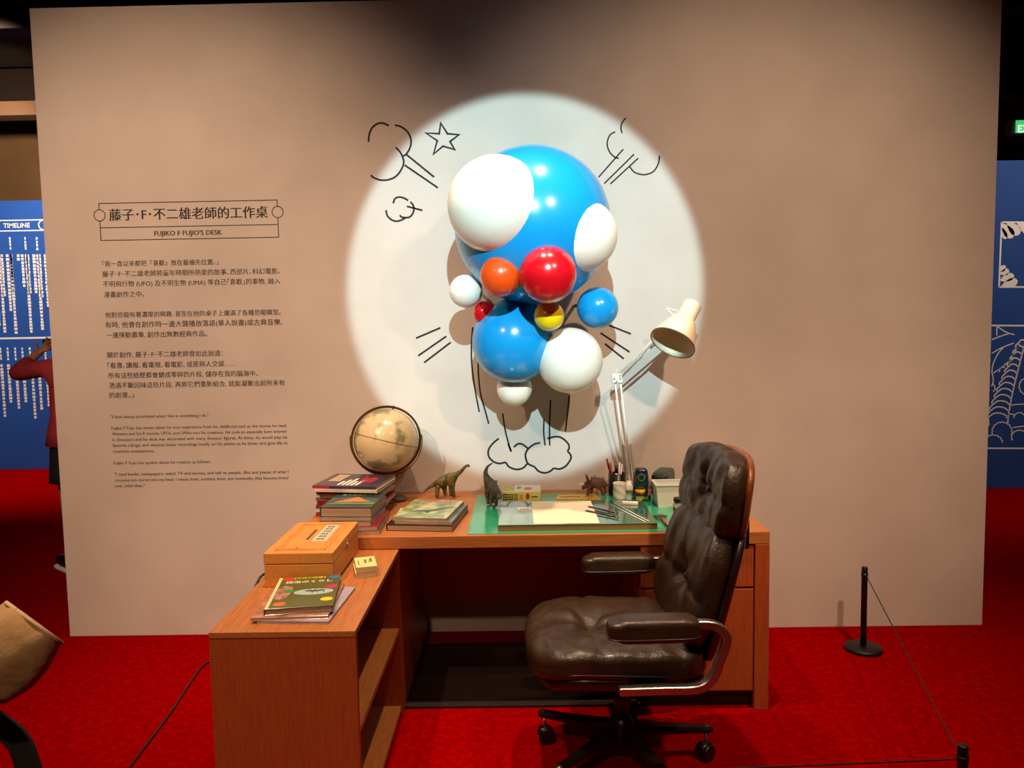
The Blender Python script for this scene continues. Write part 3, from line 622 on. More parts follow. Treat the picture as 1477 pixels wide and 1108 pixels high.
# ================================================================== DESK ITEMS
yb = thing('card_game_box', 'yellow cardboard box with black characters, at the back of the mat', 'box', (-.098, -.262, ZM), math.radians(-2))
M_yel = mat('yellow_card_side', 'cfc05a', .4, coat=.3)
box('tray', .001, .177, .001, .149, 0, .030, M_yel, yb, .001); box('lid', 0, .178, 0, .150, .012, .046, mat('yellow_white_lid', 'd8cc70', .35, coat=.3), yb, .001)
patch('white_panel_print', [rect(.055, .175, .01, .145)], mat('offwhite_print', 'd4d2c4', .4), yb, .046)
patch('yellow_panel_print', [rect(.003, .055, .01, .145)], mat('yellow_print2', 'c8b83c', .4, col2='8c8a3c', nscale=40), yb, .046)
patch('red_patch_print', [disc(.118, .068, .020, .03)], mat('soft_red_print', 'c45850', .4), yb, .0463)
patch('blue_patch_print', [disc(.075, .09, .012, .03)], mat('soft_blue_print', '6a8ca8', .4), yb, .0463)
bm = bmesh.new()
for i, x0 in enumerate((.004, .030)):
    for a, b, c, d_ in [(0, .022, 0, .0035), (0, .022, .024, .0275), (0, .0035, 0, .0275), (.0185, .022, 0, .0275), (.004, .018, .012, .015), (.0095, .0125, .004, .024)]:
        bbox(bm, x0+a, x0+b, -.0008, -.0001, .008+c, .008+d_)
for x0 in (.056, ):
    for a, b, c, d_ in [(0, .016, 0, .003), (0, .016, .010, .013), (0, .003, 0, .013), (.013, .016, 0, .013), (0, .016, .017, .020), (0, .016, .025, .028), (0, .003, .017, .028), (.013, .016, .017, .028)]: bbox(bm, x0+a, x0+b, -.0008, -.0001, .008+c, .008+d_)
link('character_print', bm, M_ink, yb)
bm = bmesh.new(); prism(bm, disc(.118, -.025, .009, .014), .0001, .0008); bmesh.ops.rotate(bm, cent=(0, 0, 0), matrix=Matrix.Rotation(math.pi/2, 3, 'X'), verts=bm.verts)
for v in bm.verts: v.co.z = v.co.z+.05 if v.co.z < 0 else v.co.z; 
link('red_oval_print', bm, M_red, yb)
box('small_text_print', .135, .165, -.0008, -.0001, .020, .025, M_ink, yb, 0)
box('orange_print', .080, .096, -.0008, -.0001, .010, .034, M_orange, yb, 0)
# paper
pa = at(770, 756, Z=ZB); pb = at(865, 755, Z=ZB); pc = at(852, 723, Z=ZB); pd = at(767, 724, Z=ZB)
bm = bmesh.new(); prism(bm, [(v.x, v.y) for v in (pa, pb, pc, pd)], ZB, ZB+.0015)
tag(link('drawing_paper', bm, mat('cream_paper', 'efe2c4', .8), None), 'blank sheet of cream drawing paper in the centre of the glass board', 'paper')
def eraser(label, p0, p1, dz, w=.022):
    a = at(*p0, Z=dz); b = at(*p1, Z=dz); ang = math.atan2(b.y-a.y, b.x-a.x); L = (b-a).length
    o = thing('eraser', label, 'eraser', (a.x, a.y, dz), ang)
    box('rubber', 0, L, 0, w, 0, .012, M_white, o, .002); return o, L
o, L = eraser('white eraser with printed sleeve left of the drawing paper', (747, 738), (766, 737), ZB); box('sleeve', L*.12, L*.9, -.0005, .0225, -.0001, .0125, mat('grey_sleeve', 'c8c4bc', .5), o, .0005)
o, L = eraser('cream eraser lying on the glass board by the pen cup', (897, 728), (920, 729), ZB)
def pencil(name, label, p0, p1, r, m, tip, zb, cat='pencil', grp=None):
    a = at(*p0, Z=zb); b = at(*p1, Z=zb); d = (b-a); L = d.length; ang = math.atan2(d.y, d.x)
    o = thing(name, label, cat, (a.x, a.y, zb), ang, grp)
    cyl('barrel', (.018 if tip else 0, 0, r), (L, 0, r), r, m, o, 6 if tip else 10)
    if tip: tube('sharpened_tip', [(.0, 0, r), (.018, 0, r)], [.0004, r*.95], M_cream, o, 6); cyl('end_band', (L-.012, 0, r), (L-.009, 0, r), r*1.05, M_orange, o, 6)
    return o
M_pen = mat('dark_red_pencil', '2c1414', .3, coat=.4)
pencil('pencil', 'dark pencil across the paper edge, the farther of two', (845, 731), (891, 742), .0038, M_pen, True, ZB+.0015, grp='dark pencils on the drawing paper')
pencil('pencil', 'dark pencil across the paper edge, the nearer of two', (841, 737), (892, 748), .0038, M_pen, True, ZB+.0015, grp='dark pencils on the drawing paper')
pencil('drawing_rod', 'thin white rod on the glass board, the left of two', (880, 728), (931, 754), .0022, M_whm, False, ZB, 'rod', 'white rods on the glass board')
pencil('drawing_rod', 'thin white rod on the glass board, the right of two', (886, 727), (936, 753), .0022, M_whm, False, ZB, 'rod', 'white rods on the glass board')
# yellow ruler
a = at(802, 721, Z=ZM); b = at(866, 721, Z=ZM); c = at(859, 714, Z=ZM); d = at(805, 715, Z=ZM)
bm = bmesh.new(); prism(bm, [(v.x, v.y) for v in (a, b, c, d)], ZM, ZM+.004)
ru = tag(link('yellow_packet', bm, mat('yellow_packet', 'e8a818', .3, coat=.4), None), 'flat yellow packet with dark print behind the drawing paper', 'packet')
bm = bmesh.new(); yy = (a.y+d.y)/2
for i in range(7): prism(bm, disc(a.x+.025+i*.014, yy-.003, .006, .009, 10), ZM+.004, ZM+.0043)
prism(bm, [(a.x+.125, yy-.012), (a.x+.185, yy+.01), (a.x+.18, yy+.015), (a.x+.14, yy)], ZM+.004, ZM+.0043)
link('dark_print', bm, mat('dark_print', '3c2c14', .5), ru)
# pen cup
c = at(891.5, 716, Z=ZM); cup = thing('pen_cup', 'black cylindrical pen cup behind the white cup', 'pen holder', (c.x, c.y+.04, ZM))
lathe('cup', [(0, 0), (.040, 0), (.041, .003), (.041, .103), (.038, .104), (.037, .1), (.037, .004), (0, .004)], M_black, cup)
cp = Vector((c.x, c.y+.04, ZM+.0045))
def pen(name, label, dx, dy, lean, L, r, m, cap=None, cat='pen'):
    o = thing(name, label, cat, cp+Vector((dx*.4, dy, 0))); top = Vector((lean, .006, L))
    e = Vector((dx*.6, 0, 0)); cyl('barrel', (0, 0, r), e+top, r, m, o, 12)
    t0 = (e+top)
    if cap: cyl('cap', (e+top)*.72, (e+top)*1.01, r*1.15, cap, o, 12)
    return o
M_dred = mat('dark_red_plastic', '8c1414', .3)
pen('pen', 'red pen standing at the left in the black cup', -.030, 0, -.016, .165, .0045, M_dred, M_dred)
pen('pen', 'second red pen standing at the left in the black cup', -.022, -.012, -.010, .150, .0045, M_dred)
pen('marker_pen', 'black and white marker standing in the middle of the black cup', -.004, .005, .002, .135, .0065, M_whm, M_black, 'marker')
pen('pen', 'thin white pen in the black cup leaning right', .010, -.008, .004, .150, .003, M_whm)
pen('pen', 'thin white pen at the right edge inside the black cup', .020, .0, .006, .140, .003, M_whm)
c = at(894, 720, Z=ZM); wc = thing('white_cup', 'small white ceramic cup with wavy relief before the pen cup', 'cup', (c.x, c.y+.012, ZM))
def wav(prof):
    bm = bmesh.new(); blathe(bm, prof, 40)
    for v in bm.verts:
        rr0 = math.hypot(v.co.x, v.co.y)
        if rr0 > .026:
            a = math.atan2(v.co.y, v.co.x); k = 1+.03*math.sin(a*3+v.co.z*160); v.co.x *= k; v.co.y *= k
    return bm
link('cup_body', wav([(0, 0), (.028, 0), (.030, .003)]+[(.030, .003+.0045*i) for i in range(1, 16)]+[(.0305, .074), (.0275, .075), (.026, .07), (.0255, .005), (0, .004)]), mat('white_ceramic', 'dcd2c2', .35), wc, True)
# desk lamp
YLp = -.12
lamp = thing('desk_lamp', 'cream spring-arm desk lamp with conical shade standing behind the pen cup', 'lamp', (0, 0, 0))
lb0 = at(905, 700, Y=-.10); lb0 = Vector((lb0.x+.012, -.058, DT))
lathe('base', [(0, 0), (.038, 0), (.039, .012), (.035, .02), (.015, .024), (.012, .05), (0, .05)], M_whm, lamp, 28, Matrix.Translation(lb0))
e0 = Vector((lb0.x, -.058, DT+.06)); elbow = at(890, 546, Y=-.18); head = at(975, 462, Y=-.26); 
for dx, nm in ((-.011, 'lower_arm'), (.014, 'lower_arm')):
    cyl(nm, e0+Vector((dx, 0, -.01)), elbow+Vector((dx, 0, 0)), .0045, M_whm, lamp, 10)
for dy, dz in ((0, .012), (.0, -.014)):
    cyl('upper_arm', elbow+Vector((0, dy, dz)), head+Vector((0, dy, dz)), .0045, M_whm, lamp, 10)
def spring(name, a, b, r, turns, parent):
    a, b = Vector(a), Vector(b); d = (b-a).normalized(); u = d.orthogonal().normalized(); w = d.cross(u); n = turns*8
    tube(name, [a+(b-a)*i/n+(u*math.cos(i*math.pi/4)+w*math.sin(i*math.pi/4))*r for i in range(n+1)], .0012, M_alu, parent, 5)
dl = elbow-e0
spring('spring', e0+Vector((.026, -.008, .02)), e0+dl*.36+Vector((.026, -.008, 0)), .006, 28, lamp)
spring('spring', e0+Vector((-.004, -.010, .02)), e0+dl*.36+Vector((-.004, -.010, 0)), .006, 28, lamp)
du = head-elbow
spring('spring', elbow+du*.08+Vector((.0, -.010, -.004)), elbow+du*.42+Vector((0, -.010, -.004)), .005, 20, lamp)
cyl('spring_rod', elbow+du*.42+Vector((0, -.010, -.004)), elbow+du*.8, .002, M_alu, lamp, 8)
bm = bmesh.new(); bbox(bm, -.026, .026, -.010, .010, -.022, .022, .006); jb = link('elbow_joint', bm, M_whm, lamp); jb.location = elbow
for dx, dz in ((-.014, 0), (.014, .0), (.012, .014), (-.004, -.012)): cyl('screw', elbow+Vector((dx, -.014, dz)), elbow+Vector((dx, -.009, dz)), .004, M_alu, lamp, 10)
tube('joint_hook', catmull([elbow+Vector((-.005, 0, .022)), elbow+Vector((-.002, 0, .04)), elbow+Vector((.008, 0, .036))], 5), .0018, M_whm, lamp, 6)
# shade: lathe along its axis
ctop = at(999, 439, Y=-.27); crim = at(970, 495, Y=-.375)
axis = (crim-ctop); AL = axis.length; q = axis.to_track_quat('Z', 'Y').to_matrix().to_4x4()
Rm_ = 32.5/FPX*(crim-Vector((CX, CY, CZ))).length; r0 = 13.5/FPX*3.5
prof = [(0, 0), (r0*.8, .0), (r0, .004), (r0*1.02, .01), (r0*1.0, AL*.38), (r0*1.35, AL*.46), (Rm_*.78, AL*.68), (Rm_*.97, AL*.93), (Rm_, AL), (Rm_-.004, AL), (Rm_*.94, AL*.93), (Rm_*.74, AL*.68), (r0*1.25, AL*.47), (r0*.9, AL*.38), (r0*.85, .02), (0, .018)]
sh = lathe('shade', prof, mat('lamp_cream', 'e6d6b4', .35), lamp, 48, Matrix.Translation(ctop) @ q)
lathe('shade_rim', [(Rm_-.001, AL-.003), (Rm_+.0025, AL-.003), (Rm_+.0025, AL+.002), (Rm_-.001, AL+.002), (Rm_-.001, AL-.003)], mat('brown_rim', '6a4c3c', .4), lamp, 48, Matrix.Translation(ctop) @ q)
lathe('bulb', [(0, 0), (.014, 0), (.014, .03), (.024, .05), (.030, .072), (.026, .093), (.012, .104), (0, .106)], mat('frosted_bulb', 'd8cfc4', .15), lamp, 24, Matrix.Translation(ctop+axis*.22) @ q)
hk = at(966, 452, Y=-.26)
tube('shade_bracket', catmull([head+Vector((0, 0, .012)), at(962, 445, Y=-.25), at(975, 448, Y=-.25), at(985, 452, Y=-.265)], 5), .003, M_whm, lamp, 8)
# correction tape / sharpener with yellow disc
c = at(927, 723, Z=ZM); ms = thing('tape_dispenser', 'tall dark blue clear cased gadget with a yellow roll, beside the cup', 'dispenser', (c.x, c.y+.045, ZM))
M_db = mat('dark_blue_plastic', '1c2a36', .15, coat=.6)
superq('casing', .034, .030, .048, 5, M_db, ms, lambda q: Vector((q.x*(1-.12*max(q.z/.048, 0)), q.y+.01, q.z+.097)), 14)
box('back_column', -.034, .034, .012, .042, .02, .09, M_db, ms, .006)
box('foot', -.040, .040, -.042, .042, 0, .026, M_db, ms, .006)
box('foot_label', -.030, .026, -.0426, -.0418, .006, .020, mat('lime_label', '9aa040', .5), ms, 0)
cyl('yellow_roll', (-.006, -.012, .030), (-.006, -.012, .048), .024, mat('amber_yellow', 'd8a010', .3), ms, 28)
cyl('roll_holder', (-.006, -.012, .026), (-.006, -.012, .030), .027, M_black, ms, 24)
cyl('dial', (-.002, -.024, .105), (-.002, -.017, .105), .017, M_alu, ms, 24); cyl('dial_window', (-.002, -.026, .105), (-.002, -.024, .105), .012, mat('dark_green_window', '1c3024', .1), ms, 20)
for s in (-1, 1): box('top_button', s*.014-.006, s*.014+.006, -.016, 0, .134, .146, M_black, ms, .002)
# electric sharpener
c = at(955, 716, Z=ZM); es = thing('electric_sharpener', 'dark green boxy electric pencil sharpener behind the white tray', 'pencil sharpener', (c.x+.02, c.y+.075, ZM), math.radians(-24))
superq('housing', .042, .085, .056, 7, mat('green_grey_plastic', '3c5048', .35), es, lambda q: Vector((q.x*(1-.10*max(q.z/.056, 0)), q.y, q.z+.0565)), 14)
box('front_plate', -.036, .036, -.0875, -.083, .012, .100, M_db, es, .002)
cyl('sharpening_hole', (-.006, -.092, .070), (-.006, -.086, .070), .016, M_black, es, 24); cyl('hole_ring', (-.006, -.090, .070), (-.006, -.0865, .070), .020, M_dalu, es, 24)
box('name_strip', -.018, .026, -.0885, -.0874, .092, .096, M_alu, es, 0)
# white tray bin
c = at(946, 733, Z=ZM); bn = thing('organizer_bin', 'white plastic two-compartment organizer bin on the right of the mat', 'bin', (c.x+.012, c.y+.005, ZM))
M_bin = mat('white_bin_plastic', 'd6d8cc', .4)
def taper(q): k = 1+.12*(q.z/.1); return Vector((.085+(q.x-.085)*k, .05+(q.y-.05)*k, q.z))
bm = bmesh.new()
for a in [(0, .17, 0, .1, 0, .004), (0, .004, 0, .1, .004, .1), (.166, .17, 0, .1, .004, .1), (.004, .166, 0, .004, .004, .1), (.004, .166, .096, .1, .004, .1), (.115, .119, .004, .096, .004, .1)]: bbox(bm, *a)
for v in bm.verts: v.co = taper(v.co)
link('bin_body', bm, M_bin, bn)
bm = bmesh.new()
for a in [(-.004, .174, -.004, .004, .098, .104), (-.004, .174, .096, .104, .098, .104), (-.004, .004, .004, .096, .098, .104), (.166, .174, .004, .096, .098, .104), (.113, .121, .004, .096, .098, .104)]: bbox(bm, *a)
for v in bm.verts: v.co = taper(v.co)
link('bin_rim', bm, M_bin, bn)
# ink bottle
c = at(978, 738, Z=ZM); ib = thing('ink_bottle', 'small ink bottle with black screw cap before the white bin', 'bottle', (c.x, c.y-.012, ZM))
lathe('bottle', [(0, 0), (.022, 0), (.024, .004), (.024, .036), (.018, .042), (.017, .046), (0, .046)], mat('smoky_glass', '8a8478', .1, coat=.8), ib, 28)
lathe('label', [(.0243, .010), (.0245, .010), (.0245, .032), (.0243, .032), (.0243, .010)], mat('dark_label', '3c322c', .5, col2='a89c8c', nscale=120), ib, 28)
lathe('cap', [(0, .0462), (.021, .0462), (.022, .048), (.022, .062), (.020, .064), (0, .064)], M_black, ib, 28)
# feather brush
a = at(944, 739, Z=ZM+.01); h1 = at(955, 748, Z=ZM+.008); h2 = at(964, 759, Z=ZM+.006)
bt = thing('dusting_brush', 'small fan-shaped dusting brush with brown handle on the mat', 'brush', (h1.x, h1.y, ZM))
dh = Vector((h2.x-h1.x, h2.y-h1.y, 0)); tube('handle', [(0, 0, .009), dh*.5+Vector((0, 0, .009)), dh+Vector((0, 0, .009))], [.006, .008, .0065], mat('brown_handle', 'a05a38', .35), bt, 12)
bm = bmesh.new(); d0 = -dh.normalized(); n0 = Vector((-d0.y, d0.x, 0))
for i in range(60):
    s = (i/59-.5)*2; dd = (d0+n0*s*.95).normalized(); L = .055*(1-.2*abs(s))*random.uniform(.88, 1.05); z1 = random.uniform(.004, .014)
    btube(bm, [Vector((0, 0, .009))+n0*s*.004, dd*L*.5+Vector((0, 0, .01)), dd*L+Vector((0, 0, z1))], [.0014, .0022, .0008], 4)
f = link('bristles', bm, mat('dark_bristles', '4a4a30', .8, col2='28301c', nscale=80), bt); f['kind'] = 'stuff'
# brown tray corner near the ink bottle and white slip on the right
c = at(984, 744, Z=ZM); tb = tag(lathe('brown_dish', [(0, .002), (.0, 0), (.03, 0), (.036, .012), (.033, .0125), (.028, .004), (0, .003)], mat('brown_dish', '6c3020', .35), None, 28, Matrix.Translation((c.x+.022, c.y-.02, ZM))), 'small shallow brown dish on the mat behind the chair', 'dish')
tag(box('paper_tag', .862, .90, -.70, -.655, DT, DT+.004, M_cream, None, .0005), 'small cream paper tag on the desktop right of the chair', 'tag')
# ================================================================== CHAIR
ch = thing('office_chair', 'brown tufted leather executive swivel chair with padded arms in front of the desk', 'chair', (.328, -1.185, 0), math.radians(2.3))
def seatfn(q):
    x, y, z = q.x, q.y, q.z; front = max(0, -(x+.10))
    if z > 0:
        for bx, by in ((-.06, 0),):
            r_ = math.hypot(x-bx, (y-by)*.8); a = math.atan2(y-by, x-bx)
            z -= .030*math.exp(-(r_/.05)**2)+.012*math.exp(-(r_/.16)**2)*(1+.6*math.cos(a*6+.5))
        z -= .010*math.exp(-(abs(x+.06+.2*y*y)/.02)**1.5)*(1-.3*abs(y)/.26)
        z += .005*noise.noise(Vector((x*22, y*5, 1)))+.004*noise.noise(Vector((x*30, y*22, 3)))
    z -= front**2*1.1; x += -.02*math.cos(y/.27*1.3)*(x < 0)
    z += .03*max(0, x-.16)/.1*.0 - x*.05
    return Vector((x, y, z))
seat = superq('seat_cushion', .285, .272, .062, 4.2, M_leather, ch, seatfn, 44); seat.location = (-.025, 0, .468)
superq('button', .012, .012, .006, 2, M_leather_edge, seat, lambda q: q+Vector((-.06, 0, .019)), 4)
shs = superq('seat_shell', .275, .262, .034, 4, M_shell, ch, lambda q: Vector((q.x, q.y, q.z-max(0, -(q.x+.10))**2*1.1-q.x*.05)), 20); shs.location = (-.018, 0, .408)
tube('seat_piping', [(-.025+.283*spw(math.cos(a), .45), .270*spw(math.sin(a), .45), .452-max(0, -(.283*spw(math.cos(a), .45)+.10))**2*1.1-.283*spw(math.cos(a), .45)*.05) for a in [2*math.pi*k/64 for k in range(64)]] if False else
     [(-.025+.284*math.copysign(abs(math.cos(a))**.5, math.cos(a)), .271*math.copysign(abs(math.sin(a))**.5, math.sin(a)), .446-max(0, -(.284*math.copysign(abs(math.cos(a))**.5, math.cos(a))+.10))**2*1.1-.284*math.copysign(abs(math.cos(a))**.5, math.cos(a))*.05) for a in [2*math.pi*k/72 for k in range(72)]], .0045, M_leather_edge, seat.parent, 8, True)
def backfn(hh, btn, seedv, wr=1.0):
    def f(q):
        x, y, z = q.x, q.y, q.z
        if x < 0:      # front face looks to -x
            r_ = math.hypot(y, z-btn); a = math.atan2(z-btn, y)
            x += .028*math.exp(-(r_/.045)**2)+.012*math.exp(-(r_/.13)**2)*(1+.7*math.cos(a*5+seedv))
            x += .010*math.exp(-(abs(z-btn)/.018)**1.5)*(.4+.6*abs(y)/.25)
        fold = math.sin(y*55+z*14+3*noise.noise(Vector((y*4, z*4, seedv))))*.0055*wr*math.exp(-((z-hh*.45)/(hh*.7))**2)
        x += fold if x < 0 else 0
        z += fold*1.2
        x += .006*noise.noise(Vector((y*16, z*9, seedv)))+.004*noise.noise(Vector((y*34, z*16, seedv)))
        x -= (y/.27)**2*.035          # dished towards the sitter
        return Vector((x, y, z))
    return f
lean = math.radians(15)
low = superq('lower_back_cushion', .058, .268, .215, 3.6, M_leather, ch, backfn(.215, -.02, 1.3), 44); low.location = (.262, 0, .682); low.rotation_euler = (0, lean, 0)
superq('button', .006, .013, .013, 2, M_leather_edge, low, lambda q: q+Vector((-.032, 0, -.02)), 4)
los = superq('lower_back_shell', .022, .262, .235, 4, M_shell, ch, lambda q: Vector((q.x-(q.y/.27)**2*.045, q.y, q.z)), 20); los.location = (.326, 0, .655); los.rotation_euler = (0, lean, 0)
hd = superq('headrest_cushion', .058, .258, .148, 3.4, M_leather, ch, backfn(.148, 0, 4.1), 44); hd.location = (.335, 0, .968); hd.rotation_euler = (0, math.radians(8), 0)
superq('button', .006, .013, .013, 2, M_leather_edge, hd, lambda q: q+Vector((-.032, 0, 0)), 4)
hs = superq('headrest_shell', .020, .252, .142, 3.4, M_plyw, ch, lambda q: Vector((q.x-(q.y/.27)**2*.045, q.y, q.z)), 20); hs.location = (.392, 0, .965); hs.rotation_euler = (0, math.radians(8), 0)
for y in (-.12, .12): box('spacer_bracket', .36, .40, y-.02, y+.02, .80, .90, M_dalu, ch, .005)
for s in (-1, 1):
    ys = s*.318
    ap = superq('arm_pad', .140, .044, .038, 4.5, M_leather, ch, lambda q: Vector((q.x, q.y, q.z*(1-.15*(q.x < -.1))+.0015*noise.noise(q*30))), 18); ap.location = (.045, ys, .618)
    tube('arm_piping', [(.045+.138*math.copysign(abs(math.cos(a))**.4, math.cos(a)), ys+.0435*math.copysign(abs(math.sin(a))**.4, math.sin(a)), .598) for a in [2*math.pi*k/48 for k in range(48)]], .003, M_leather_edge, ch, 6, True)
    # flat aluminium loop: profile in XZ swept across a small width
    path = catmull([(.14, .622), (.195, .627), (.240, .618), (.268, .588), (.264, .550), (.248, .508), (.236, .472), (.210, .438), (.17, .424), (.08, .424), (-.01, .424), (-.058, .424)], 6)
    bm = bmesh.new(); prev = None; n = len(path)
    for i, p_ in enumerate(path):
        t = (path[min(i+1, n-1)]-path[max(i-1, 0)]).normalized(); nn = Vector((-t.y, t.x, 0)); hw = .013
        q_ = [bm.verts.new((p_.x+nn.x*a*hw, ys+b*.014, p_.y+nn.y*a*hw)) for a, b in ((-1, -.8), (-.8, -1), (.8, -1), (1, -.8), (1, .8), (.8, 1), (-.8, 1), (-1, .8))]
        if prev:
            for k in range(8): bm.faces.new((prev[k], prev[(k+1) % 8], q_[(k+1) % 8], q_[k]))
        else: bm.faces.new(q_)
        prev = q_
    bm.faces.new(prev[::-1]); link('arm_frame', bm, M_alu, ch, False)
    box('arm_mount', -.02, .10, min(s*.20, s*.304), max(s*.20, s*.304), .405, .425, M_dalu, ch, .004)
lathe('swivel_mount', [(0, .30), (.07, .30), (.09, .34), (.11, .370), (.11, .376), (0, .376)], M_dalu, ch, 28, Matrix.Translation((.0, 0, 0)))
cyl('gas_column', (0, 0, .15), (0, 0, .31), .025, M_black, ch, 24)
lathe('hub', [(0, .075), (.035, .075), (.045, .09), (.045, .15), (.035, .175), (.028, .18), (0, .18)], M_dalu, ch, 28)
for k in range(5):
    a = math.radians(148-72*k); d = Vector((math.cos(a), math.sin(a), 0)); n_ = Vector((-d.y, d.x, 0))
    bm = bmesh.new(); prev = None
    for rr0, zt_, h_, w_ in ((.03, .155, .055, .024), (.12, .140, .036, .021), (.22, .127, .026, .018), (.318, .118, .022, .016), (.326, .115, .016, .013)):
        q_ = [bm.verts.new(d*rr0+n_*x_*w_+Vector((0, 0, zt_-z_*h_))) for x_, z_ in ((-.75, 0), (.75, 0), (1, .35), (.6, 1), (-.6, 1), (-1, .35))]
        if prev:
            for j in range(6): bm.faces.new((prev[j], prev[(j+1) % 6], q_[(j+1) % 6], q_[j]))
        else: bm.faces.new(q_)
        prev = q_
    bm.faces.new(prev[::-1]); lg = link('base_leg', bm, M_dalu, ch, False)
    bm = bmesh.new(); T_ = Matrix.Translation(d*.295+Vector((0, 0, .1145))) @ Matrix.Rotation(a, 4, 'Z')
    bmesh.ops.create_cube(bm, size=1, matrix=T_ @ Matrix.Diagonal((.058, .030, .010, 1))); bmesh.ops.bevel(bm, geom=bm.edges[:], offset=.004, segments=2, affect='EDGES')
    link('end_cap', bm, mat('worn_metal_cap', '8a7c70', .35, metal=.9), lg, True)
    ce = d*.305; yaw_ = a+.6
    cw = bpy.data.objects.new('caster', None); COL.objects.link(cw); cw.parent = ch; cw.location = (ce.x, ce.y, 0); cw.rotation_euler = (0, 0, yaw_)
    cyl('stem', (0, 0, .05), (0, 0, .098), .007, M_alu, cw, 10)
    for s in (-1, 1): cyl('wheel', (-.006, s*.006, .0275), (-.006, s*.024, .0275), .0275, M_black, cw, 24)
    superq('hood', .030, .020, .022, 2.5, M_black, cw, lambda q: q+Vector((-.004, 0, .040)), 6)
# ================================================================== BARRIER
ps = []; posts = []
for (px, py), lb in (((1245, 934), 'low black barrier post with round base near the wall at right'), ((0, 0), 'low black barrier post at the bottom right, nearest the viewer')):
    if px: c = at(px, py, Z=.012)
    else:
        c = at(1389, 1080, Z=.385)
    o = thing('barrier_post', lb, 'barrier post', (c.x, c.y, 0), 0, 'low black barrier posts'); ps.append(Vector((c.x, c.y, 0))); posts.append(o)
    lathe('base', [(0, 0), (.082, 0), (.083, .003), (.083, .014), (.079, .019), (.02, .022), (0, .022)], M_blackm, o, 40)
    lathe('pole', [(0, .0222), (.0135, .0222), (.0135, .390), (.0125, .394), (.011, .395), (0, .395)], M_blackm, o, 24)
    lathe('cord_ring', [(.0136, .352), (.0152, .352), (.0152, .366), (.0136, .366), (.0136, .352)], M_black, o, 24)
M_cord = mat('black_elastic_cord', '1a0c0a', .7)
tube('cord', [Vector((0, -.016, .360)), ps[1]-ps[0]+Vector((.0, .016, .360))], .0022, M_cord, posts[0], 8)
lft = Vector((-1.75, ps[1].y-.16, .360))
tube('cord', [Vector((-.016, 0, .355)), lft-ps[1]], .0022, M_cord, posts[1], 8)
o = thing('barrier_post', 'low black barrier post out past the bottom left of the frame', 'barrier post', (lft.x-.016, lft.y, 0), 0, 'low black barrier posts')
lathe('base', [(0, 0), (.082, 0), (.083, .003), (.083, .014), (.079, .019), (.02, .022), (0, .022)], M_blackm, o, 40)
lathe('pole', [(0, .0222), (.0135, .0222), (.0135, .390), (.0125, .394), (.011, .395), (0, .395)], M_blackm, o, 24)
# ================================================================== PEOPLE
def face(head, fwd, h, parent, hairm, r=.085):
    """eyes, ears, hair round a head centre; fwd is the unit facing direction"""
    sd = Vector((-fwd.y, fwd.x, 0))
    for s in (-1, 1):
        ball('eye', head+fwd*(r*.93)+sd*s*.030, .011, M_white, parent, 12); ball('pupil', head+fwd*(r*.93+.009)+sd*s*.030, .005, M_black, parent, 8)
        ball('ear', head+sd*s*r*.92+Vector((0, 0, -.008)), .022, M_skin, parent, 12, (.5, .7, 1.3))
    tube('nose', [head+fwd*(r*.98)+Vector((0, 0, .005)), head+fwd*(r*1.22)+Vector((0, 0, -.030)), head+fwd*(r*1.0)+Vector((0, 0, -.036))], [.006, .012, .006], M_skin, parent, 8)
    tube('mouth', [head+fwd*(r*.93)+sd*-.024+Vector((0, 0, -.058)), head+fwd*(r*1.02)+Vector((0, 0, -.056)), head+fwd*(r*.93)+sd*.024+Vector((0, 0, -.058))], [.002, .005, .002], mat('lips', '8c4038', .5), parent, 6)
    c = head-fwd*.012+Vector((0, 0, .016))
    def hf(q):
        v = q.copy(); 
        if v.dot(fwd) > .03 and v.z < .055: v = v-fwd*(v.dot(fwd)-.03)
        return v+c
    superq('hair', r*1.16, r*1.16, r*1.32, 2.1, hairm, parent, hf, 12)
def hand(J, E, wrist, d, side, nrm, curl, pre, s=1.0):
    """adds palm and five finger chains to a skin graph; d: pointing direction, side: towards the thumb, nrm: palm normal"""
    w = J[wrist][0]; J[pre+'palm'] = (w+d*.055*s, (.026*s, .016*s)); E.append((wrist, pre+'palm'))
    for i, (o_, L) in enumerate([(.028, .068), (.010, .078), (-.009, .072), (-.027, .056)]):
        b = w+d*.088*s+side*o_*s; m_ = b+(d*math.cos(curl)+nrm*math.sin(curl))*L*.5*s; t_ = m_+(d*math.cos(curl*2)+nrm*math.sin(curl*2))*L*.5*s
        for k, v, r_ in (('b', b, .0095), ('m', m_, .0085), ('t', t_, .007)): J[pre+k+str(i)] = (v, r_*s)
        E += [(pre+'palm', pre+'b'+str(i)), (pre+'b'+str(i), pre+'m'+str(i)), (pre+'m'+str(i), pre+'t'+str(i))]
    b = w+d*.03*s+side*.034*s; t_ = b+(d*.6+side*.6+nrm*.5).normalized()*.05*s
    J[pre+'th'] = (b, .0105*s); J[pre+'tt'] = (t_, .008*s); E += [(wrist, pre+'th'), (pre+'th', pre+'tt')]
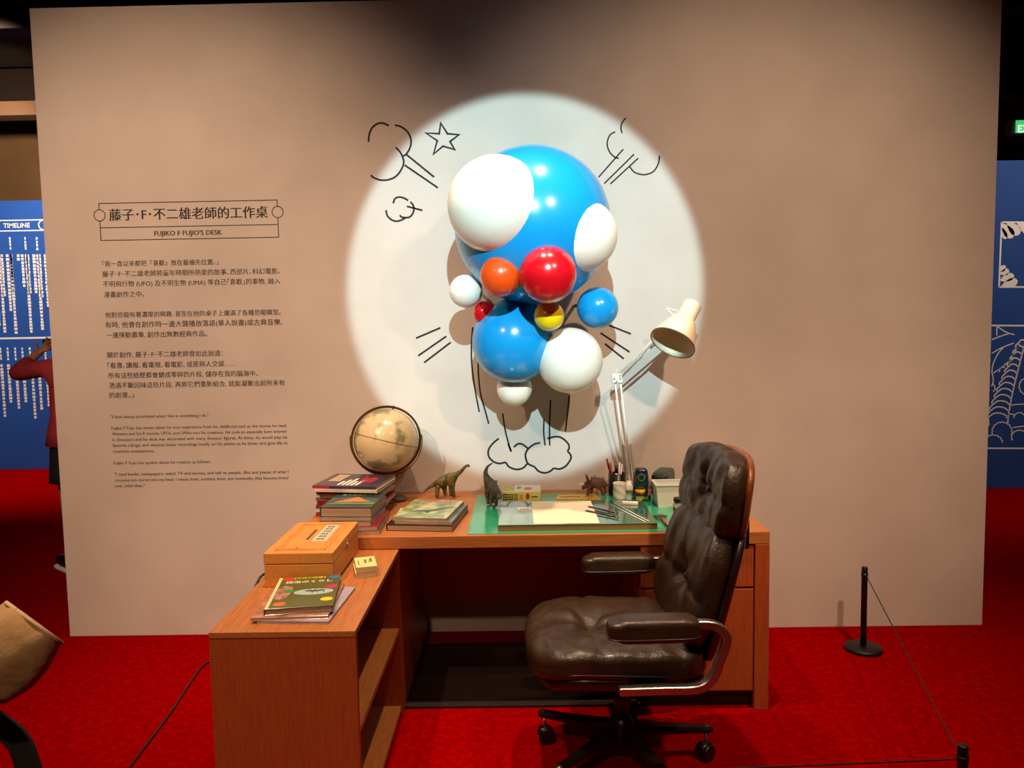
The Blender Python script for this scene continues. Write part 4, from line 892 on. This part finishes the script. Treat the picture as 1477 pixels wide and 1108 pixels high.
def person(label, origin, fwd, H, arms, cols, bottom='skirt', sl=(1, 1)):
    """origin on the floor; fwd unit facing; arms: two lists (elbow, wrist, handdir) in local (fwd, side, up) offsets"""
    root = thing('person', label, 'person', origin); sd = Vector((-fwd.y, fwd.x, 0)); U = Vector((0, 0, 1))   # sd points to the person's left
    L = lambda f, s, u: fwd*f+sd*s+U*u
    k = H/1.65
    J = {'pel': (L(0, 0, .92*k), (.13*k, .10*k)), 'waist': (L(0, 0, 1.06*k), (.115*k, .085*k)), 'chest': (L(0, 0, 1.24*k), (.135*k, .10*k)), 'neck0': (L(-.005, 0, 1.375*k), .06*k), 'neck': (L(.0, 0, 1.43*k), .045*k),
         'jaw': (L(.02, 0, 1.485*k), (.055*k, .06*k)), 'head': (L(.008, 0, 1.545*k), (.075*k, .085*k)), 'crown': (L(0, 0, 1.60*k), (.06*k, .07*k))}
    E = [('pel', 'waist'), ('waist', 'chest'), ('chest', 'neck0'), ('neck0', 'neck'), ('neck', 'jaw'), ('jaw', 'head'), ('head', 'crown')]
    SJ = {a: (J[a][0], tuple(v+(.018 if a == 'chest' else .040) for v in J[a][1])) for a in ('pel', 'waist', 'chest')}; SJ['neck0'] = (J['neck0'][0]-U*.01, .068*k)
    SE = [('waist', 'chest'), ('chest', 'neck0')]; del SJ['pel']; SJ['waist'] = (L(0, 0, 1.10*k), (.120*k, .10*k))
    for s, (el, wr, hd_, thumb, cuff), sw in zip((1, -1), arms, sl):
        n = 'l' if s > 0 else 'r'
        J[n+'sh'] = (L(0, s*.165*k, 1.345*k), .047*k); J[n+'el'] = (L(*el), .038*k); J[n+'wr'] = (L(*wr), .026*k)
        E += [('chest', n+'sh'), (n+'sh', n+'el'), (n+'el', n+'wr')]
        d = L(*hd_).normalized(); t = L(*thumb); t = (t-d*t.dot(d)).normalized(); hand(J, E, n+'wr', d, t, d.cross(t)*s, .45, n, k)
        SJ[n+'sh'] = (J[n+'sh'][0], .062*k); SJ[n+'el'] = (J[n+'el'][0], .052*k*sw)
        c_ = J[n+'el'][0].lerp(J[n+'wr'][0], cuff); SJ[n+'cu'] = (c_, .042*k*sw)
        SE += [('chest', n+'sh'), (n+'sh', n+'el'), (n+'el', n+'cu')]
        J[n+'hip'] = (L(0, s*.085*k, .86*k), .085*k); J[n+'kn'] = (L(.015, s*.09*k, .48*k), .055*k); J[n+'an'] = (L(-.01, s*.095*k, .09*k), .034*k); J[n+'ft'] = (L(.12, s*.105*k, .035*k), (.03*k, .022*k))
        E += [('pel', n+'hip'), (n+'hip', n+'kn'), (n+'kn', n+'an'), (n+'an', n+'ft')]
    skin('body', J, E, M_skin, root, 'pel', 2)
    skin('shirt', SJ, SE, cols[0], root, 'chest', 2)
    bm = bmesh.new(); R = []
    for z_, rx, ry in ((1.30, .135, .100), (1.24, .165, .128), (1.12, .165, .130), (1.02, .168, .138), (.93, .190, .160), (.84, .205, .172), (.84, .200, .167), (.93, .180, .150)):
        R.append([bm.verts.new(L(ry*k*math.cos(a), rx*k*math.sin(a), z_*k)+L(.004*math.sin(a*7), 0, 0)) for a in [2*math.pi*j/40 for j in range(40)]])
    for A_, B_ in zip(R, R[1:]):
        for j in range(40): bm.faces.new((A_[j], A_[(j+1) % 40], B_[(j+1) % 40], B_[j]))
    link('shirt_body', bm, cols[0], root, True)
    if bottom == 'skirt':
        bm = bmesh.new(); R = []
        for z_, rx, ry in ((1.02, .150, .125), (.93, .175, .150), (.8, .185, .158), (.66, .195, .168), (.60, .200, .172), (.60, .190, .162), (.8, .17, .145), (1.0, .13, .11)):
            R.append([bm.verts.new(L(ry*k*math.cos(a), rx*k*math.sin(a), z_*k)+L(.006*math.sin(a*9), 0, 0)*(z_ < .9)) for a in [2*math.pi*j/48 for j in range(48)]])
        for A_, B_ in zip(R, R[1:]):
            for j in range(48): bm.faces.new((A_[j], A_[(j+1) % 48], B_[(j+1) % 48], B_[j]))
        link('skirt', bm, cols[1], root, True)
    else:
        TJ = {'pel': (L(0, 0, .93*k), (.15*k, .12*k))}; TE = []
        for s, n in ((1, 'l'), (-1, 'r')):
            TJ[n+'h'] = (L(0, s*.088*k, .84*k), .105*k); TJ[n+'k'] = (L(.012, s*.09*k, .48*k), .078*k); TJ[n+'a'] = (L(-.01, s*.095*k, .12*k), .060*k)
            TE += [('pel', n+'h'), (n+'h', n+'k'), (n+'k', n+'a')]
        skin('trousers', TJ, TE, cols[1], root, 'pel', 2)
    for s in (1, -1):
        c = L(.055, s*.10*k, .045); R3 = Matrix((fwd, sd, U)).transposed()
        shoe = superq('shoe', .135, .047, .043, 2.8, M_black, root, lambda q: R3 @ Vector((q.x, q.y, (q.z+.012)*(1.0 if q.x < .02 else max(1-(q.x-.02)*3.2, .6)))) + L(.055, s*.10*k, .055), 12)
        superq('sole', .140, .050, .014, 4, M_whm, shoe, lambda q: R3 @ q + L(.055, s*.10*k, .0141), 8)
    face(J['head'][0]+fwd*0, fwd, H, root, cols[2], .085*k)
    return root, {a: J[a][0]+Vector(origin) for a in J}
M_rs = mat('red_shirt', 'a83038', .8, col2='962830', nscale=12, bump=.3, bscale=30); M_sk = mat('black_skirt', '141214', .8); M_hair = mat('black_hair', '120e0c', .5)
fw = Vector((-.80, .60, 0)).normalized()
ori = Vector((-2.84, 1.12, 0))
def loc3(v): v = v-ori; return (v.dot(fw), v.dot(Vector((-fw.y, fw.x, 0))), v.z)
el = loc3(at(20, 540, Y=1.12)); wr = loc3(at(52, 513, Y=1.28)); hnd = (Vector(loc3(at(72, 497, Y=1.30)))-Vector(wr))
p1, JP = person('person in a red top and black skirt holding up a phone behind the wall edge', ori, fw, 1.62,
    [(el, wr, tuple(hnd), (0, -.4, 1), .82), ((.24, -.28, 1.16), (.36, -.12, 1.34), (.1, .6, .6), (0, .3, 1), .82)], (M_rs, M_sk, M_hair))
pc_ = at(79, 497, Y=1.37)
ph = thing('phone', 'black phone held up by the person in red, at the wall edge', 'phone', pc_, math.atan2(fw.y, fw.x)+math.pi/2)
box('phone_body', -.075, .075, -.004, .004, -.036, .036, M_black, ph, .003); box('screen', -.070, .070, .0041, .0046, -.032, .032, mat('phone_screen', '303848', .1), ph, 0)
# near visitor at the left edge
M_bs = mat('beige_linen_shirt', 'c09a6a', .9, col2='ae8858', nscale=10, bump=.5, bscale=25); M_trs = mat('dark_trousers', '1e1c22', .9)
fw2 = Vector((.10, .99, 0)).normalized(); ori2 = Vector((-1.02, -2.80, 0))
def loc4(v): v = v-ori2; return (v.dot(fw2), v.dot(Vector((-fw2.y, fw2.x, 0))), v.z)
el2 = loc4(at(-30, 915, Y=-2.76)); wr2 = loc4(at(-190, 800, Y=-2.70))
p2, JQ = person('person in a beige shirt at the left frame edge, only the sleeve showing', ori2, fw2, 1.70,
    [((-.02, .24, 1.10), (.06, .26, .86), (.1, 0, -1), (1, 0, 0), .3), (el2, wr2, (.3, .4, .8), (.6, 0, .3), .02)], (M_bs, M_trs, M_hair), 'trousers', (1, .6))
# wide sleeve of the beige shirt, flaring over the elbow
def flare(name, rows, m, parent, seg=40, off=Vector((0, 0, 0))):
    bm = bmesh.new(); R = []
    for c, u, v in rows:
        c, u, v = Vector(c), Vector(u), Vector(v)
        R.append([bm.verts.new(c-off+u*math.cos(a)+v*math.sin(a)+Vector((0, 0, .004*math.sin(5*a)))) for a in [2*math.pi*j/seg for j in range(seg)]])
    for A_, B_ in zip(R, R[1:]):
        for j in range(seg): bm.faces.new((A_[j], A_[(j+1) % seg], B_[(j+1) % seg], B_[j]))
    return link(name, bm, m, parent, True)
rows = []
for (ax_, ay_, bx_, by_, dep) in [(14, 874, 84, 925, .030), (10, 870, 88, 927, .036), (4, 872, 84, 938, .044), (-10, 882, 68, 966, .052), (-32, 888, 46, 990, .056), (-60, 880, 10, 1012, .058), (-110, 850, -50, 1020, .06), (-190, 780, -150, 960, .06)]:
    A2, B2 = at(ax_, ay_, Y=-2.78), at(bx_, by_, Y=-2.78); vd = ((A2+B2)/2-Vector((CX, CY, CZ))).normalized(); rows.append(((A2+B2)/2, (B2-A2)/2, vd*dep))
flare('loose_sleeve', rows, M_bs, p2, off=ori2)
hm = [rows[1][0]+rows[1][1]*1.02*math.cos(a)+Vector(rows[1][2])*1.04*math.sin(a)-ori2 for a in [2*math.pi*k/40 for k in range(40)]]
tube('sleeve_hem', hm, .0028, mat('hem_stitch', 'd8b88a', .9), p2, 6, True)
bag = thing('shoulder_bag', 'black bag strap hanging at the bottom left corner by the beige shirt', 'bag', (-.72, -2.72, .60))
o_ = Vector((-.72, -2.72, .60)); sp_ = [at(x, y, Y=-2.70)-o_ for x, y in ((-60, 1000), (-10, 1040), (25, 1068), (42, 1110), (60, 1170), (70, 1260))]
pth = catmull(sp_, 6); bm = bmesh.new(); prev = None
for i, p_ in enumerate(pth):
    t = (pth[min(i+1, len(pth)-1)]-pth[max(i-1, 0)]).normalized(); n_ = Vector((t.z, 0, -t.x)).normalized()
    q_ = [bm.verts.new(p_+n_*a*.018+Vector((0, b*.003, 0))) for a, b in ((-1, -1), (1, -1), (1, 1), (-1, 1))]
    if prev:
        for j in range(4): bm.faces.new((prev[j], prev[(j+1) % 4], q_[(j+1) % 4], q_[j]))
    else: bm.faces.new(q_)
    prev = q_
bm.faces.new(prev[::-1]); link('strap', bm, mat('black_webbing', '1c1a1a', .8), bag)
superq('bag_body', .15, .05, .13, 5, mat('black_bag_cloth', '161416', .8), bag, lambda q: q+Vector((.10, .03, -.05)), 10)
